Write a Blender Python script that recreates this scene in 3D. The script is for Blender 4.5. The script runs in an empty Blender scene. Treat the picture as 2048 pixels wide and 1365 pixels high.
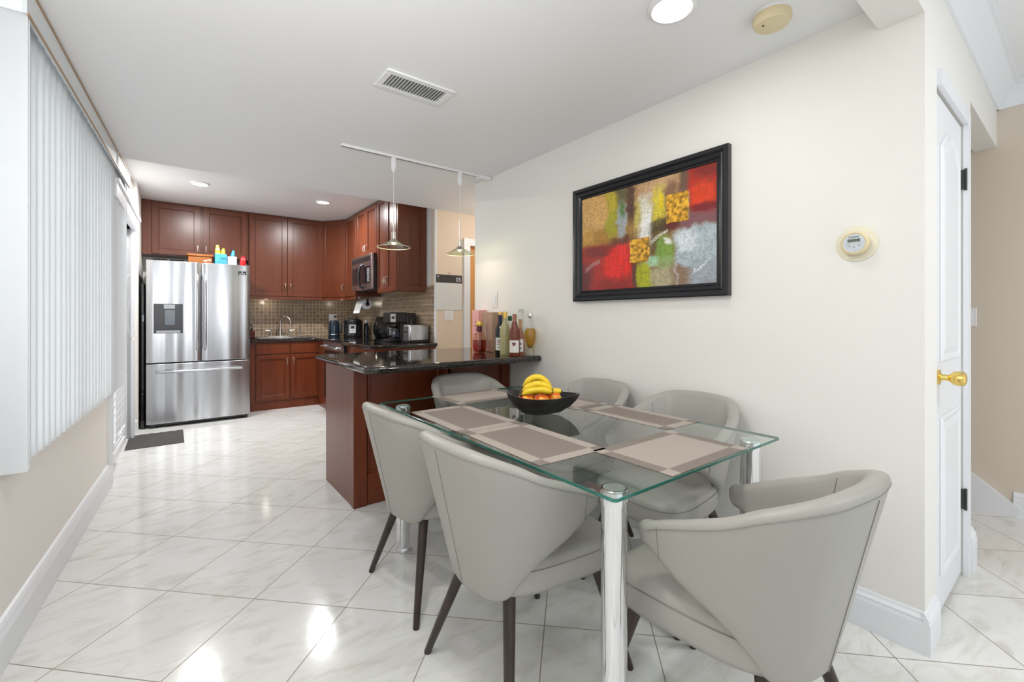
import bpy, bmesh, math, random
import numpy as np
from mathutils import Matrix, Vector
PI = math.pi
S = bpy.context.scene
COL = S.collection

# ---------------------------------------------------------------- camera, world, lights, exposure
cam_d = bpy.data.cameras.new('camera')
cam = bpy.data.objects.new('camera', cam_d); COL.objects.link(cam); S.camera = cam
cam.location = (0, 0, 1.2)
cam.rotation_euler = (PI/2, 0, -math.radians(37.34))
cam_d.sensor_width = 36; cam_d.lens = 890/2048*36
cam_d.shift_y = -(682.5-636)/2048
cam_d.clip_start = .02
S.view_settings.view_transform = 'Standard'
S.view_settings.look = 'None'
S.view_settings.gamma = 1
S.view_settings.use_curve_mapping = False
S.view_settings.exposure = 0.20

world = bpy.data.worlds.new('daylight'); S.world = world; world.use_nodes = True
bg = world.node_tree.nodes['Background']
bg.inputs[0].default_value = (.90, .95, 1, 1); bg.inputs[1].default_value = 1.0

def lamp(name, kind, loc, power, size=.1, color=(1, 1, 1), rot=(0, 0, 0), spread=None):
    d = bpy.data.lights.new(name, kind); d.energy = power; d.color = color
    if kind == 'AREA':
        d.shape = 'DISK'; d.size = size
        if spread: d.spread = spread
    else: d.shadow_soft_size = size
    o = bpy.data.objects.new(name, d); COL.objects.link(o); o.location = loc; o.rotation_euler = rot
    return o
WARM = (1, .93, .84)
lamp('dining_lamp_light', 'AREA', (1.515, .98, 2.366), 2.5, .15, (1, .98, .95))
lamp('left_wall_fill_light', 'AREA', (.35, .98, 2.366), 9, .15, (1, 1, 1))  # added lamp out of view, brightens the left wall
lamp('kitchen_lamp_light_left', 'AREA', (.227, 5.65, 2.58), 27, .16, (1, 1, .99))
lamp('kitchen_lamp_light_right', 'AREA', (1.444, 5.65, 2.58), 27, .16, (1, 1, .99))
lamp('pendant_light_left', 'POINT', (1.285, 3.11, 1.735), 3, .02, (1, .85, .6))
lamp('pendant_light_right', 'POINT', (1.842, 3.11, 1.735), 2.4, .02, (1, .85, .6))
lamp('hall_lamp_light', 'POINT', (3.0, 3.6, 2.2), 11, .08, (1, .88, .76))
lamp('room_behind_door_light', 'POINT', (3.0, 5.3, 1.9), 25, .1, (1, .7, .4))
fl = lamp('ceiling_fill_spot', 'SPOT', (-.15, -.25, 1.5), 118, .25, (1, 1, 1), (math.radians(125), 0, math.radians(14))); fl.data.spot_size = math.radians(125); fl.data.spot_blend = .8  # added up-facing spot without a built lamp, lifts the ceiling brightness
sun = lamp('daylight_sun', 'SUN', (-3, 3, 4), 2.4, 0, (1, .99, .97), (0, -math.radians(58), 0)); sun.data.angle = math.radians(35)
lamp('living_room_fill_light', 'AREA', (2.2, -1.0, 2.56), 14, .2, (1, .97, .93))  # added unseen lamp behind the camera, fills the room with light
lamp('counter_light_sink', 'POINT', (1.03, 6.97, 1.42), .5, .02, (1, .9, .75))
lamp('counter_light_corner', 'POINT', (2.0, 6.8, 1.42), .5, .02, (1, .9, .75))

# ---------------------------------------------------------------- helpers
def wm(o):
    m = Matrix.Translation(o.location) @ o.rotation_euler.to_matrix().to_4x4()
    return wm(o.parent) @ m if o.parent else m

def thing(name, label, cat, loc=(0, 0, 0), rotz=0, group=None):
    o = bpy.data.objects.new(name, None); COL.objects.link(o)
    o.location = loc; o.rotation_euler = (0, 0, rotz); o.empty_display_size = .05
    return tag(o, label, cat, group)

def tag(o, label=None, cat=None, group=None, kind=None):
    if label: o['label'] = label
    if cat: o['category'] = cat
    if group: o['group'] = group
    if kind: o['kind'] = kind
    return o

class MB:
    def __init__(s, xf=None):
        s.bm = bmesh.new(); s.xf = xf or Matrix()
    def v(s, *p): return s.bm.verts.new(s.xf @ Vector(p))
    def face(s, vs):
        try: return s.bm.faces.new(vs)
        except ValueError: return None
    def box(s, x0, x1, y0, y1, z0, z1, m=None):
        m = m or Matrix()
        c = [s.v(*(m @ Vector(p))) for p in ((x0,y0,z0),(x1,y0,z0),(x1,y1,z0),(x0,y1,z0),(x0,y0,z1),(x1,y0,z1),(x1,y1,z1),(x0,y1,z1))]
        for f in ((3,2,1,0),(4,5,6,7),(0,1,5,4),(1,2,6,5),(2,3,7,6),(3,0,4,7)): s.face([c[i] for i in f])
        return s
    def loops(s, rings, closed=True, cap=True):
        R = [[s.v(*p) for p in r] for r in rings]
        n = len(R[0])
        for a, b in zip(R, R[1:]):
            for i in range(n if closed else n-1):
                j = (i+1) % n; s.face([a[i], a[j], b[j], b[i]])
        if cap and closed:
            s.face(R[0][::-1]); s.face(R[-1])
        return R
    def cyl(s, p0, p1, r0, r1=None, n=20):
        return s.tube([p0, p1], [r0, r0 if r1 is None else r1], n)
    def tube(s, pts, r, n=10, closed=False):
        pts = [Vector(p) for p in pts]
        rs = r if isinstance(r, (list, tuple)) else [r]*len(pts)
        rings = []; prev = None
        N = len(pts)
        for i, p in enumerate(pts):
            if closed: d = pts[(i+1) % N]-pts[i-1]
            else: d = (pts[min(i+1, N-1)]-pts[max(i-1, 0)])
            d.normalize()
            if prev is None:
                a = Vector((0, 0, 1)) if abs(d.z) < .9 else Vector((1, 0, 0))
                u = d.cross(a).normalized()
            else: u = (prev-d*prev.dot(d)).normalized()
            prev = u; w = d.cross(u)
            rings.append([tuple(p+(u*math.cos(2*PI*k/n)+w*math.sin(2*PI*k/n))*rs[i]) for k in range(n)])
        if closed: rings.append(rings[0])
        s.loops(rings, True, not closed)
        return s
    def lathe(s, prof, c=(0, 0, 0), n=28, sx=1, sy=1):
        rings = [[(c[0]+max(r, 1e-4)*sx*math.cos(2*PI*k/n), c[1]+max(r, 1e-4)*sy*math.sin(2*PI*k/n), c[2]+z) for k in range(n)] for r, z in prof]
        s.loops(rings); return s
    def prism(s, poly, z0, z1):            # polygon in local xy
        s.loops([[(x, y, z0) for x, y in poly], [(x, y, z1) for x, y in poly]]); return s
    def extr(s, poly, f0, f1):             # polygon mapped by two functions to 3-D rings
        s.loops([[f0(*p) for p in poly], [f1(*p) for p in poly]]); return s
    def ball(s, c, r, n=16, m=10, sc=(1, 1, 1)):
        s.loops([[(c[0]+sc[0]*r*math.sin(PI*j/m)*math.cos(2*PI*k/n)*1.0+0, c[1]+sc[1]*r*math.sin(PI*j/m)*math.sin(2*PI*k/n), c[2]-sc[2]*r*math.cos(PI*j/m)) for k in range(n)]
                 for j in [.05]+list(range(1, m))+[m-.05]]); return s
    def build(s, name, mat, parent=None, bevel=0, smooth=True, seg=2, subd=0, sharp=35):
        bm = s.bm
        bmesh.ops.recalc_face_normals(bm, faces=bm.faces)
        if parent:
            bm.transform(wm(parent).inverted())
        if smooth:
            for f in bm.faces: f.smooth = True
            for e in bm.edges:
                if len(e.link_faces) == 2 and e.calc_face_angle(0) > math.radians(sharp): e.smooth = False
        me = bpy.data.meshes.new(name); bm.to_mesh(me); bm.free()
        me.materials.append(mat)
        o = bpy.data.objects.new(name, me); COL.objects.link(o); o.parent = parent
        if bevel:
            b = o.modifiers.new('bevel', 'BEVEL'); b.width = bevel; b.segments = seg; b.limit_method = 'ANGLE'; b.angle_limit = math.radians(40)
            b.harden_normals = False
        if subd:
            d = o.modifiers.new('sub', 'SUBSURF'); d.levels = subd; d.render_levels = subd
        return o

def struct(name, mb, mat, **k):
    return tag(mb.build(name, mat, **k), kind='structure')

def dup(root, loc, rotz, label=None, group=None):
    r = root.copy(); COL.objects.link(r); r.location = loc; r.rotation_euler = (0, 0, rotz)
    if label: r['label'] = label
    if group: r['group'] = group
    for ch in list(root.children):
        c = ch.copy(); COL.objects.link(c); c.parent = r
        for g in list(ch.children):
            d = g.copy(); COL.objects.link(d); d.parent = c
    return r

def T(x, y, z, a=0): return Matrix.Translation((x, y, z)) @ Matrix.Rotation(a, 4, 'Z')

def text(s, size, xf, mat, parent, name='lettering', ext=.0004, align='CENTER'):
    c = bpy.data.curves.new(name, 'FONT'); c.body = s; c.size = size; c.extrude = ext; c.align_x = align; c.align_y = 'CENTER'
    o = bpy.data.objects.new(name, c); COL.objects.link(o)
    me = bpy.data.meshes.new_from_object(o)
    bpy.data.objects.remove(o); 
    me.materials.clear(); me.materials.append(mat)
    me.transform(wm(parent).inverted() @ xf)
    r = bpy.data.objects.new(name, me); COL.objects.link(r); r.parent = parent
    return r
UP = Matrix.Rotation(PI/2, 4, 'X')          # text plane upright, facing -Y

# ---------------------------------------------------------------- materials
def mat(name, col=(.8, .8, .8), rough=.5, metal=0, **k):
    m = bpy.data.materials.new(name); m.use_nodes = True
    b = m.node_tree.nodes['Principled BSDF']
    b.inputs['Base Color'].default_value = (*col, 1); b.inputs['Roughness'].default_value = rough; b.inputs['Metallic'].default_value = metal
    for a, v in k.items(): b.inputs[a.replace('_', ' ')].default_value = v
    return m
def nd(m, t, **k):
    n = m.node_tree.nodes.new(t)
    for a, v in k.items(): setattr(n, a, v)
    return n
def ln(m, a, b): m.node_tree.links.new(a, b)
def coords(m, scale=(1, 1, 1), rot=(0, 0, 0)):
    tc = nd(m, 'ShaderNodeTexCoord'); mp = nd(m, 'ShaderNodeMapping')
    mp.inputs['Scale'].default_value = scale; mp.inputs['Rotation'].default_value = rot
    ln(m, tc.outputs['Object'], mp.inputs[0]); return mp.outputs[0]
def noise(m, vec, scale, detail=3, rough=.5, dist=0):
    n = nd(m, 'ShaderNodeTexNoise'); n.inputs['Scale'].default_value = scale; n.inputs['Detail'].default_value = detail
    n.inputs['Roughness'].default_value = rough; n.inputs['Distortion'].default_value = dist
    if vec: ln(m, vec, n.inputs['Vector'])
    return n.outputs[0]
def ramp(m, fac, stops):
    r = nd(m, 'ShaderNodeValToRGB'); e = r.color_ramp.elements
    while len(e) < len(stops): e.new(.5)
    for x, (p, c) in zip(e, stops): x.position = p; x.color = (*c, 1)
    ln(m, fac, r.inputs[0]); return r.outputs[0]
def bump(m, h, strength, dist=.01):
    b = nd(m, 'ShaderNodeBump'); b.inputs['Strength'].default_value = strength; b.inputs['Distance'].default_value = dist
    ln(m, h, b.inputs['Height']); ln(m, b.outputs[0], m.node_tree.nodes['Principled BSDF'].inputs['Normal'])
def base(m, out): ln(m, out, m.node_tree.nodes['Principled BSDF'].inputs['Base Color'])
def math_(m, op, a, b=None):
    n = nd(m, 'ShaderNodeMath', operation=op)
    for i, x in enumerate((a, b)):
        if x is None: continue
        if isinstance(x, (int, float)): n.inputs[i].default_value = x
        else: ln(m, x, n.inputs[i])
    return n.outputs[0]

def paint(name, col, bs=.25, sc=55, rough=.6):
    m = mat(name, col, rough)
    c = coords(m); n = noise(m, c, sc, 4, .6); bump(m, n, bs, .006); return m
M_wall = paint('cream_wall_paint', (.86, .845, .805), .10, 60)
M_wall_left = paint('smooth_cream_wall_paint', (.87, .845, .80), .03, 45)
M_beige = paint('beige_hall_paint', (.70, .62, .52), .12, 60)
M_ceil = paint('white_ceiling_paint', (.87, .875, .885), .08, 60)
M_trim = mat('white_gloss_trim', (.84, .86, .89), .35)
M_white = mat('white_plastic', (.85, .85, .86), .4)
M_black = mat('black_plastic', (.012, .012, .014), .3)
M_blackgl = mat('black_gloss_glass', (.008, .008, .010), .06)
M_chrome = mat('polished_chrome', (.82, .83, .85), .06, 1)
M_nickel = mat('brushed_nickel', (.62, .58, .52), .28, 1)
M_brass = mat('polished_brass', (.83, .60, .18), .18, 1)
M_darkmetal = mat('dark_hinge_metal', (.05, .055, .05), .4, .6)
M_grey = mat('grey_plastic', (.35, .36, .38), .4)

# steel with faint vertical brushing
M_steel = mat('brushed_stainless_steel', (.56, .57, .59), .27, 1)
c = coords(M_steel, (3.2, 3.2, .16)); n = noise(M_steel, c, 1.5, 1, .4, .3); bump(M_steel, n, .75, .05)
c = coords(M_steel, (60, 60, 1.5)); n2 = noise(M_steel, c, 3, 2)
base(M_steel, ramp(M_steel, n2, [(.3, (.50, .51, .53)), (.7, (.56, .57, .59))]))

def wood(name, a, b, rough=.3, sc=(14, 14, 1.2)):
    m = mat(name, a, rough); c = coords(m, sc); n = noise(m, c, 1.5, 5, .6, .6)
    base(m, ramp(m, n, [(.3, a), (.7, b)])); return m
M_cherry = wood('cherry_cabinet_wood', (.125, .024, .007), (.18, .038, .010), .3)
M_cherry_up = wood('cherry_wall_cabinet_wood', (.105, .026, .011), (.14, .036, .014), .3)
M_under = mat('cabinet_underside_maple', (.55, .42, .28), .5)
M_legwood = wood('dark_walnut_leg', (.022, .013, .010), (.045, .026, .020), .35)
M_orange = mat('honey_wood_panel', (.72, .36, .12), .5)

# floor tiles laid diagonally
M_floor = mat('marble_floor_tile', (.8, .8, .78), .07, Specular_IOR_Level=.38)
c = coords(M_floor); sep = nd(M_floor, 'ShaderNodeSeparateXYZ'); ln(M_floor, c, sep.inputs[0])
X_, Y_ = sep.outputs[0], sep.outputs[1]
r2 = 2**-.5
A_ = math_(M_floor, 'MULTIPLY', math_(M_floor, 'ADD', X_, Y_), r2)
B_ = math_(M_floor, 'MULTIPLY', math_(M_floor, 'SUBTRACT', Y_, X_), r2)
def cell(v, off, size):
    u = math_(M_floor, 'DIVIDE', math_(M_floor, 'SUBTRACT', v, off), size)
    return math_(M_floor, 'MULTIPLY', math_(M_floor, 'PINGPONG', u, .5), size), math_(M_floor, 'FLOOR', u)
da, fa = cell(A_, 1.735, .4385); db, fb = cell(B_, 1.342, .412)
dm = math_(M_floor, 'MINIMUM', da, db)
grout = math_(M_floor, 'LESS_THAN', dm, .0019)
cmb = nd(M_floor, 'ShaderNodeCombineXYZ'); ln(M_floor, fa, cmb.inputs[0]); ln(M_floor, fb, cmb.inputs[1])
wn = nd(M_floor, 'ShaderNodeTexWhiteNoise'); ln(M_floor, cmb.outputs[0], wn.inputs['Vector'])
va = nd(M_floor, 'ShaderNodeVectorMath', operation='MULTIPLY_ADD'); ln(M_floor, wn.outputs['Color'], va.inputs[0]); va.inputs[1].default_value = (9, 9, 9); ln(M_floor, c, va.inputs[2])
mp = nd(M_floor, 'ShaderNodeMapping'); mp.inputs['Rotation'].default_value = (0, 0, .5); mp.inputs['Scale'].default_value = (1, 2.6, 1); ln(M_floor, va.outputs[0], mp.inputs[0])
n1 = noise(M_floor, mp.outputs[0], 3.2, 7, .62, 1.6)
veins = ramp(M_floor, n1, [(.30, (.66, .645, .60)), (.42, (.735, .73, .70)), (.50, (.785, .785, .765)), (.62, (.80, .80, .785)), (.75, (.74, .72, .68))])
mx = nd(M_floor, 'ShaderNodeMix', data_type='RGBA'); ln(M_floor, grout, mx.inputs['Factor']); ln(M_floor, veins, mx.inputs['A']); mx.inputs['B'].default_value = (.30, .25, .19, 1)
base(M_floor, mx.outputs['Result'])
ln(M_floor, math_(M_floor, 'ADD', math_(M_floor, 'MULTIPLY', grout, .5), .12), M_floor.node_tree.nodes['Principled BSDF'].inputs['Roughness'])

# polished black granite
M_granite = mat('polished_black_granite', (.02, .02, .02), .05, Specular_IOR_Level=.7)
c = coords(M_granite); n = noise(M_granite, c, 95, 6, .7)
base(M_granite, ramp(M_granite, n, [(.46, (.008, .008, .008)), (.58, (.03, .024, .018)), (.66, (.13, .09, .06)), (.74, (.22, .20, .17))]))

# mosaic backsplash, small square tiles
M_mosaic = mat('brown_mosaic_tile', (.4, .3, .2), .25)
c = coords(M_mosaic); sep = nd(M_mosaic, 'ShaderNodeSeparateXYZ'); ln(M_mosaic, c, sep.inputs[0])
hu = math_(M_mosaic, 'DIVIDE', math_(M_mosaic, 'ADD', sep.outputs[0], sep.outputs[1]), .05); hv = math_(M_mosaic, 'DIVIDE', sep.outputs[2], .05)
g = math_(M_mosaic, 'LESS_THAN', math_(M_mosaic, 'MINIMUM', math_(M_mosaic, 'PINGPONG', hu, .5), math_(M_mosaic, 'PINGPONG', hv, .5)), .05)
cmb = nd(M_mosaic, 'ShaderNodeCombineXYZ'); ln(M_mosaic, math_(M_mosaic, 'FLOOR', hu), cmb.inputs[0]); ln(M_mosaic, math_(M_mosaic, 'FLOOR', hv), cmb.inputs[1])
wn = nd(M_mosaic, 'ShaderNodeTexWhiteNoise'); ln(M_mosaic, cmb.outputs[0], wn.inputs['Vector'])
tc_ = ramp(M_mosaic, wn.outputs[0], [(0, (.24, .165, .105)), (.5, (.29, .21, .14)), (1, (.35, .25, .18))])
mx = nd(M_mosaic, 'ShaderNodeMix', data_type='RGBA'); ln(M_mosaic, g, mx.inputs['Factor']); ln(M_mosaic, tc_, mx.inputs['A']); mx.inputs['B'].default_value = (.60, .50, .36, 1)
base(M_mosaic, mx.outputs['Result'])

# upholstery
M_leather = mat('light_grey_leather', (.365, .352, .322), .42)
c = coords(M_leather); n = noise(M_leather, c, 260, 3); bump(M_leather, n, .12, .002)
M_seam = mat('grey_seam_thread', (.24, .23, .215), .6)
M_matfab = mat('charcoal_woven_mat', (.06, .058, .056), .85)
c = coords(M_matfab, (6, 45, 1)); n = noise(M_matfab, c, 3, 4, .6, 1.5); base(M_matfab, ramp(M_matfab, n, [(.35, (.042, .040, .039)), (.65, (.10, .097, .095))])); bump(M_matfab, n, .5, .004)

def pane(name, tint, gl=(.9, .9, .9), ior=1.5):
    m = bpy.data.materials.new(name); m.use_nodes = True; t = m.node_tree; t.nodes.clear()
    o = nd(m, 'ShaderNodeOutputMaterial'); mix = nd(m, 'ShaderNodeMixShader'); f = nd(m, 'ShaderNodeFresnel'); f.inputs[0].default_value = ior
    tr = nd(m, 'ShaderNodeBsdfTransparent'); tr.inputs[0].default_value = (*tint, 1); g = nd(m, 'ShaderNodeBsdfGlossy'); g.inputs['Roughness'].default_value = .01; g.inputs[0].default_value = (*gl, 1)
    gm_ = nd(m, 'ShaderNodeNewGeometry'); mu = nd(m, 'ShaderNodeMath', operation='SUBTRACT'); mu.use_clamp = True
    ln(m, f.outputs[0], mu.inputs[0]); ln(m, gm_.outputs['Backfacing'], mu.inputs[1]); ln(m, mu.outputs[0], mix.inputs[0]); ln(m, tr.outputs[0], mix.inputs[1]); ln(m, g.outputs[0], mix.inputs[2]); ln(m, mix.outputs[0], o.inputs[0]); return m
M_glass = pane('clear_table_glass', (.925, .965, .945), ior=1.52)
M_edge = mat('green_glass_edge', (.02, .16, .125), .08, Transmission_Weight=.35)
M_clear = pane('clear_glass', (.95, .96, .96))
M_shade = pane('frosted_shade_glass', (.86, .90, .80), ior=1.9)

def translucent(name, col, fac=.5):
    m = bpy.data.materials.new(name); m.use_nodes = True; t = m.node_tree; t.nodes.clear()
    o = nd(m, 'ShaderNodeOutputMaterial'); mix = nd(m, 'ShaderNodeMixShader'); mix.inputs[0].default_value = fac
    a = nd(m, 'ShaderNodeBsdfDiffuse'); a.inputs[0].default_value = (*col, 1); b = nd(m, 'ShaderNodeBsdfTranslucent'); b.inputs[0].default_value = (*col, 1)
    ln(m, a.outputs[0], mix.inputs[1]); ln(m, b.outputs[0], mix.inputs[2]); ln(m, mix.outputs[0], o.inputs[0]); return m
M_vane = translucent('white_vinyl_vane', (.92, .94, .955), .5)

def glow(name, col, st):
    m = mat(name, col, .5); b = m.node_tree.nodes['Principled BSDF']
    b.inputs['Emission Color'].default_value = (*col, 1); b.inputs['Emission Strength'].default_value = st; return m
M_lens = glow('lit_lamp_lens', (1, .99, .97), 5)
M_bulb = glow('lit_warm_bulb', (1, .85, .55), 6)

# ================================================================ SETTING
CEIL, KCEIL = 2.387, 2.60
def wx(y):                                   # inner face of the left wall
    return -.48+(y-2.3)*.055 if y < 4.3 else -.37+(y-4.3)*.028
struct('floor', MB().box(-.9, 5.2, -1.5, 8, -.1, 0), M_floor, smooth=False)
struct('ceiling', MB().box(-.9, 4.3, .44, 4.38, CEIL, CEIL+.33), M_ceil, smooth=False)
struct('ceiling', MB().box(-.9, 2.45, 4.38, 7.3, KCEIL, KCEIL+.12), M_ceil, smooth=False)
struct('ceiling', MB().box(-.9, 4.3, -1.5, .37, 2.60, 2.72), M_ceil, smooth=False)

def wall_run(mb, p0, p1, th, z0, z1, holes=()):   # th > 0: thickness to the left of the direction p0->p1
    p0 = Vector(p0); p1 = Vector(p1); L = (p1-p0).length; a = math.atan2(p1.y-p0.y, p1.x-p0.x)
    m = T(p0.x, p0.y, 0, a); s = 0
    for h0, h1, za, zb in sorted(holes):
        if h0 > s: mb.box(s, h0, 0, th, z0, z1, m)
        if za > z0: mb.box(h0, h1, 0, th, z0, za, m)
        if zb < z1: mb.box(h0, h1, 0, th, zb, z1, m)
        s = h1
    if L-s > 1e-3: mb.box(s, L, 0, th, z0, z1, m)
    return mb
w = MB()
wall_run(w, (wx(-3), -3), (wx(4.3), 4.3), .14, 0, 2.7, [(5.42, 7.24, .68, 2.26)])
wall_run(w, (wx(4.3), 4.3), (wx(6.0), 6.0), .14, 0, 2.7, [(.08, 1.5, 0.0, 2.08)])
w.box(-.55, -.29, 6.0, 7.3, 0, 2.7)
struct('wall_left', w, M_wall_left, smooth=False)
struct('wall_back', MB().box(-.6, 2.45, 7.14, 7.3, 0, 2.7), M_wall, smooth=False)
struct('wall_kitchen_right', MB().box(2.301, 2.42, 4.45, 7.2, 0, 2.7), M_wall, smooth=False)
w = MB(); wall_run(w, (2.30, 4.38), (4.3, 4.38), .12, 0, 2.7, [(.42, 1.22, 0, 2.03)])
struct('wall_hall', w, M_beige if False else paint('warm_cream_hall_paint', (.80, .66, .52), .08, 45), smooth=False)
w = MB().box(2.14, 2.26, .37, 3.35, 0, 2.7)
struct('wall_right', w, M_wall, smooth=False)
# closet wall with the door recess, header over the stair opening
w = MB(); wall_run(w, (2.26, .37), (4.05, .37), .10, 0, 2.7, [(.08, .66, 0, 2.10), (.84, 1.79, 0, 2.255)])
struct('wall_closet', w, M_wall, smooth=False)
struct('wall_stairs', MB().box(4.05, 4.2, -1.5, 3.2, 0, 2.72), M_beige, smooth=False)
struct('wall_hall_end', MB().box(4.2, 4.3, 3.1, 4.5, 0, 2.6), M_wall, smooth=False)
# dropped beam between dining and living ceilings
struct('ceiling_beam', MB().box(-.8, 2.14, .37, .50, 2.295, 2.72), M_wall, smooth=False)

def mould(mb, p0, p1, prof, z=0):            # profile (out, up) swept along p0->p1, "out" to the right of the direction
    p0 = Vector((*p0, 0)); p1 = Vector((*p1, 0)); d = (p1-p0).normalized(); o = Vector((d.y, -d.x, 0))
    mb.loops([[tuple(p+o*a+Vector((0, 0, z+b))) for a, b in prof] for p in (p0, p1)])
BASE = [(0, 0), (.018, 0), (.018, .105), (.014, .118), (.016, .124), (.009, .135), (.006, .145), (0, .147)]
BASEL = [(0, 0), (.030, 0), (.030, .115), (.022, .128), (.018, .138), (.010, .147), (0, .15)]
b = MB(); mould(b, (wx(-3)-.001, -3), (wx(4.28), 4.28), BASEL); struct('baseboard_left', b, M_trim, smooth=False)
b = MB(); mould(b, (-.40, 6.0), (-.285, 6.0), BASE); struct('baseboard_left_return', b, M_trim, smooth=False)
b = MB(); mould(b, (2.14, 2.80), (2.14, .356), BASE); mould(b, (2.1215, .37), (2.30, .37), BASE); struct('baseboard_right', b, M_trim, smooth=False)
b = MB(); mould(b, (4.05, .30), (4.05, -3), BASE); struct('baseboard_stairs', b, M_trim, smooth=False)
b = MB(); mould(b, (2.99, .37), (3.10, .37), [(a*1.3, z*1.25) for a, z in BASE]); struct('baseboard_closet', b, M_trim, smooth=False)
b = MB(); mould(b, (2.30, 4.38), (2.64, 4.38), BASE); struct('baseboard_hall', b, M_trim, smooth=False)
# sloping stair skirt
b = MB(); b.loops([[(x, .27, 0), (x, .27, .055), (x, .33, .10), (x, 1.6, 1.12), (x, 1.6, 0)] for x in (4.02, 4.049)])
struct('trim_1', b, M_trim, smooth=False)
# crown moulding of the living room
CR = [(0, -.12), (.012, -.12), (.022, -.10), (.05, -.055), (.075, -.03), (.085, -.02), (.10, -.018), (.10, 0), (0, 0)]
b = MB(); mould(b, (-.8, .37), (4.05, .37), CR, 2.60); struct('trim_2', b, M_trim, smooth=False)
b = MB(); mould(b, (4.05, .37), (4.05, -3), CR, 2.60); struct('trim_3', b, M_trim, smooth=False)
# backsplash
struct('wall_tile_back', MB().box(.78, 2.30, 7.128, 7.14, .926, 1.50), M_mosaic, smooth=False)
struct('wall_tile_right', MB().box(2.288, 2.30, 4.40, 7.128, .926, 1.56), M_mosaic, smooth=False)
struct('trim_4', MB().box(2.286, 2.301, 4.377, 4.41, 0, 2.6), M_trim, smooth=False)

# window behind the vertical blind
wa = math.atan2(1, .055); W0 = T(wx(2.45), 2.45, 0, wa)
def wl(y): return Matrix(((1, 0, 0, 0), (0, 1, 0, 0), (0, 0, 1, 0), (0, 0, 0, 1)))
t = MB(T(wx(-3), -3, 0, wa))
for a, b_, c_, d_ in ((5.42, 5.46, .72, 2.22), (7.20, 7.24, .72, 2.22), (6.31, 6.35, .72, 2.22), (5.42, 7.24, .68, .72), (5.42, 7.24, 2.22, 2.26)): t.box(a, b_, .04, .09, c_, d_)
win = struct('window_1', t, M_trim, smooth=False)
MB(T(wx(-3), -3, 0, wa)).box(5.46, 7.20, .06, .066, .72, 2.22).build('window_pane', M_clear, win, smooth=False)
# glazed exterior door in the left wall
da_ = math.atan2(1, .028); DM = T(wx(4.3), 4.3, 0, da_)
t = MB(DM)
for a, b_ in ((.08, .79), (.79, 1.5)):
    for x0, x1, z0, z1 in ((a, a+.09, .01, 2.08), (b_-.09, b_, .01, 2.08), (a+.09, b_-.09, .01, .16), (a+.09, b_-.09, 1.96, 2.08)): t.box(x0, x1, .03, .075, z0, z1)
dr = struct('door_1', t, M_trim, smooth=False)
MB(DM).box(.17, .70, .05, .056, .16, 1.96).build('glass_pane', M_clear, dr, smooth=False)
MB(DM).box(.88, 1.41, .04, .065, .16, 1.96).build('solid_panel', M_trim, dr, smooth=False)
t = MB(DM); t.box(0.0, .08, -.022, .06, 0, 2.08); t.box(1.5, 1.60, -.022, .06, 0, 2.10); t.box(0, 1.66, -.05, .06, 2.08, 2.19); t.box(-.0, 1.70, -.065, .0, 2.19, 2.215)
t.build('casing', M_trim, dr, smooth=False)
MB(DM).tube([(1.36, .0, 1.0), (1.36, -.03, 1.0), (1.28, -.035, 1.0)], .009).build('door_handle', M_nickel, dr)

# hall door frame with honey panel behind
t = MB(); t.box(2.64, 2.72, 4.355, 4.38, 0, 2.03); t.box(3.52, 3.60, 4.355, 4.38, 0, 2.03); t.box(2.64, 3.60, 4.355, 4.38, 2.03, 2.11)
d2 = struct('door_2', t, M_trim, smooth=False)
MB().box(2.725, 3.515, 4.44, 4.48, 0.01, 2.03).build('door_leaf', M_orange, d2, smooth=False)

# closet door (folding leaf with arched panels)
CL = T(2.345, .378, 0)
t = MB(CL)
Wd, Hd = .57, 2.085
t.box(0, Wd, 0, .035, .02, Hd)
d3 = struct('door_3', t, M_trim, bevel=.002, smooth=False)
def arch_panel(x0, x1, z0, z1, rise):
    pts = [(x0, z0), (x1, z0)]
    for k in range(17):
        a = k/16; x = x1+(x0-x1)*a; pts.append((x, z1-rise+rise*math.sin(PI*a)))
    return pts
pm = MB(CL)
for (z0, z1, rise) in ((.16, .80, 0), (1.02, 1.98, .09)):
    for x0, x1 in ((.10, .49),):
        o_ = arch_panel(x0, x1, z0, z1, rise); i_ = arch_panel(x0+.03, x1-.03, z0+.03, z1-.03, rise*.85)
        i2 = arch_panel(x0+.055, x1-.055, z0+.055, z1-.055, rise*.75)
        pm.loops([[(x, -.001, z) for x, z in o_], [(x, .009-.018, z) for x, z in arch_panel(x0+.008, x1-.008, z0+.008, z1-.008, rise)], [(x, -.002, z) for x, z in i_], [(x, -.008, z) for x, z in i2]], True, True)
pm.build('door_panel', M_trim, d3, smooth=False)
k = MB(); k.lathe([(.030, 0), (.030, .006), (.013, .010), (.011, .03), (.026, .045), (.029, .06), (.026, .075), (.018, .08), (0, .08)]); k.bm.transform(T(2.41, .378, .965) @ Matrix.Rotation(PI/2, 4, 'X'))
k.build('door_knob', M_brass, d3)
t = MB(); t.box(2.916, 2.99, .355, .372, 0, 2.16); t.box(2.345, 2.915, .3552, .372, 2.095, 2.16); t.build('casing', M_trim, d3, smooth=False)
for z in (1.84, .36):
    h = MB(); h.box(2.906, 2.9165, .366, .378, z-.045, z+.045); h.cyl((2.913, .363, z-.05), (2.913, .363, z+.05), .005); h.build('hinge', M_darkmetal, d3)

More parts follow.
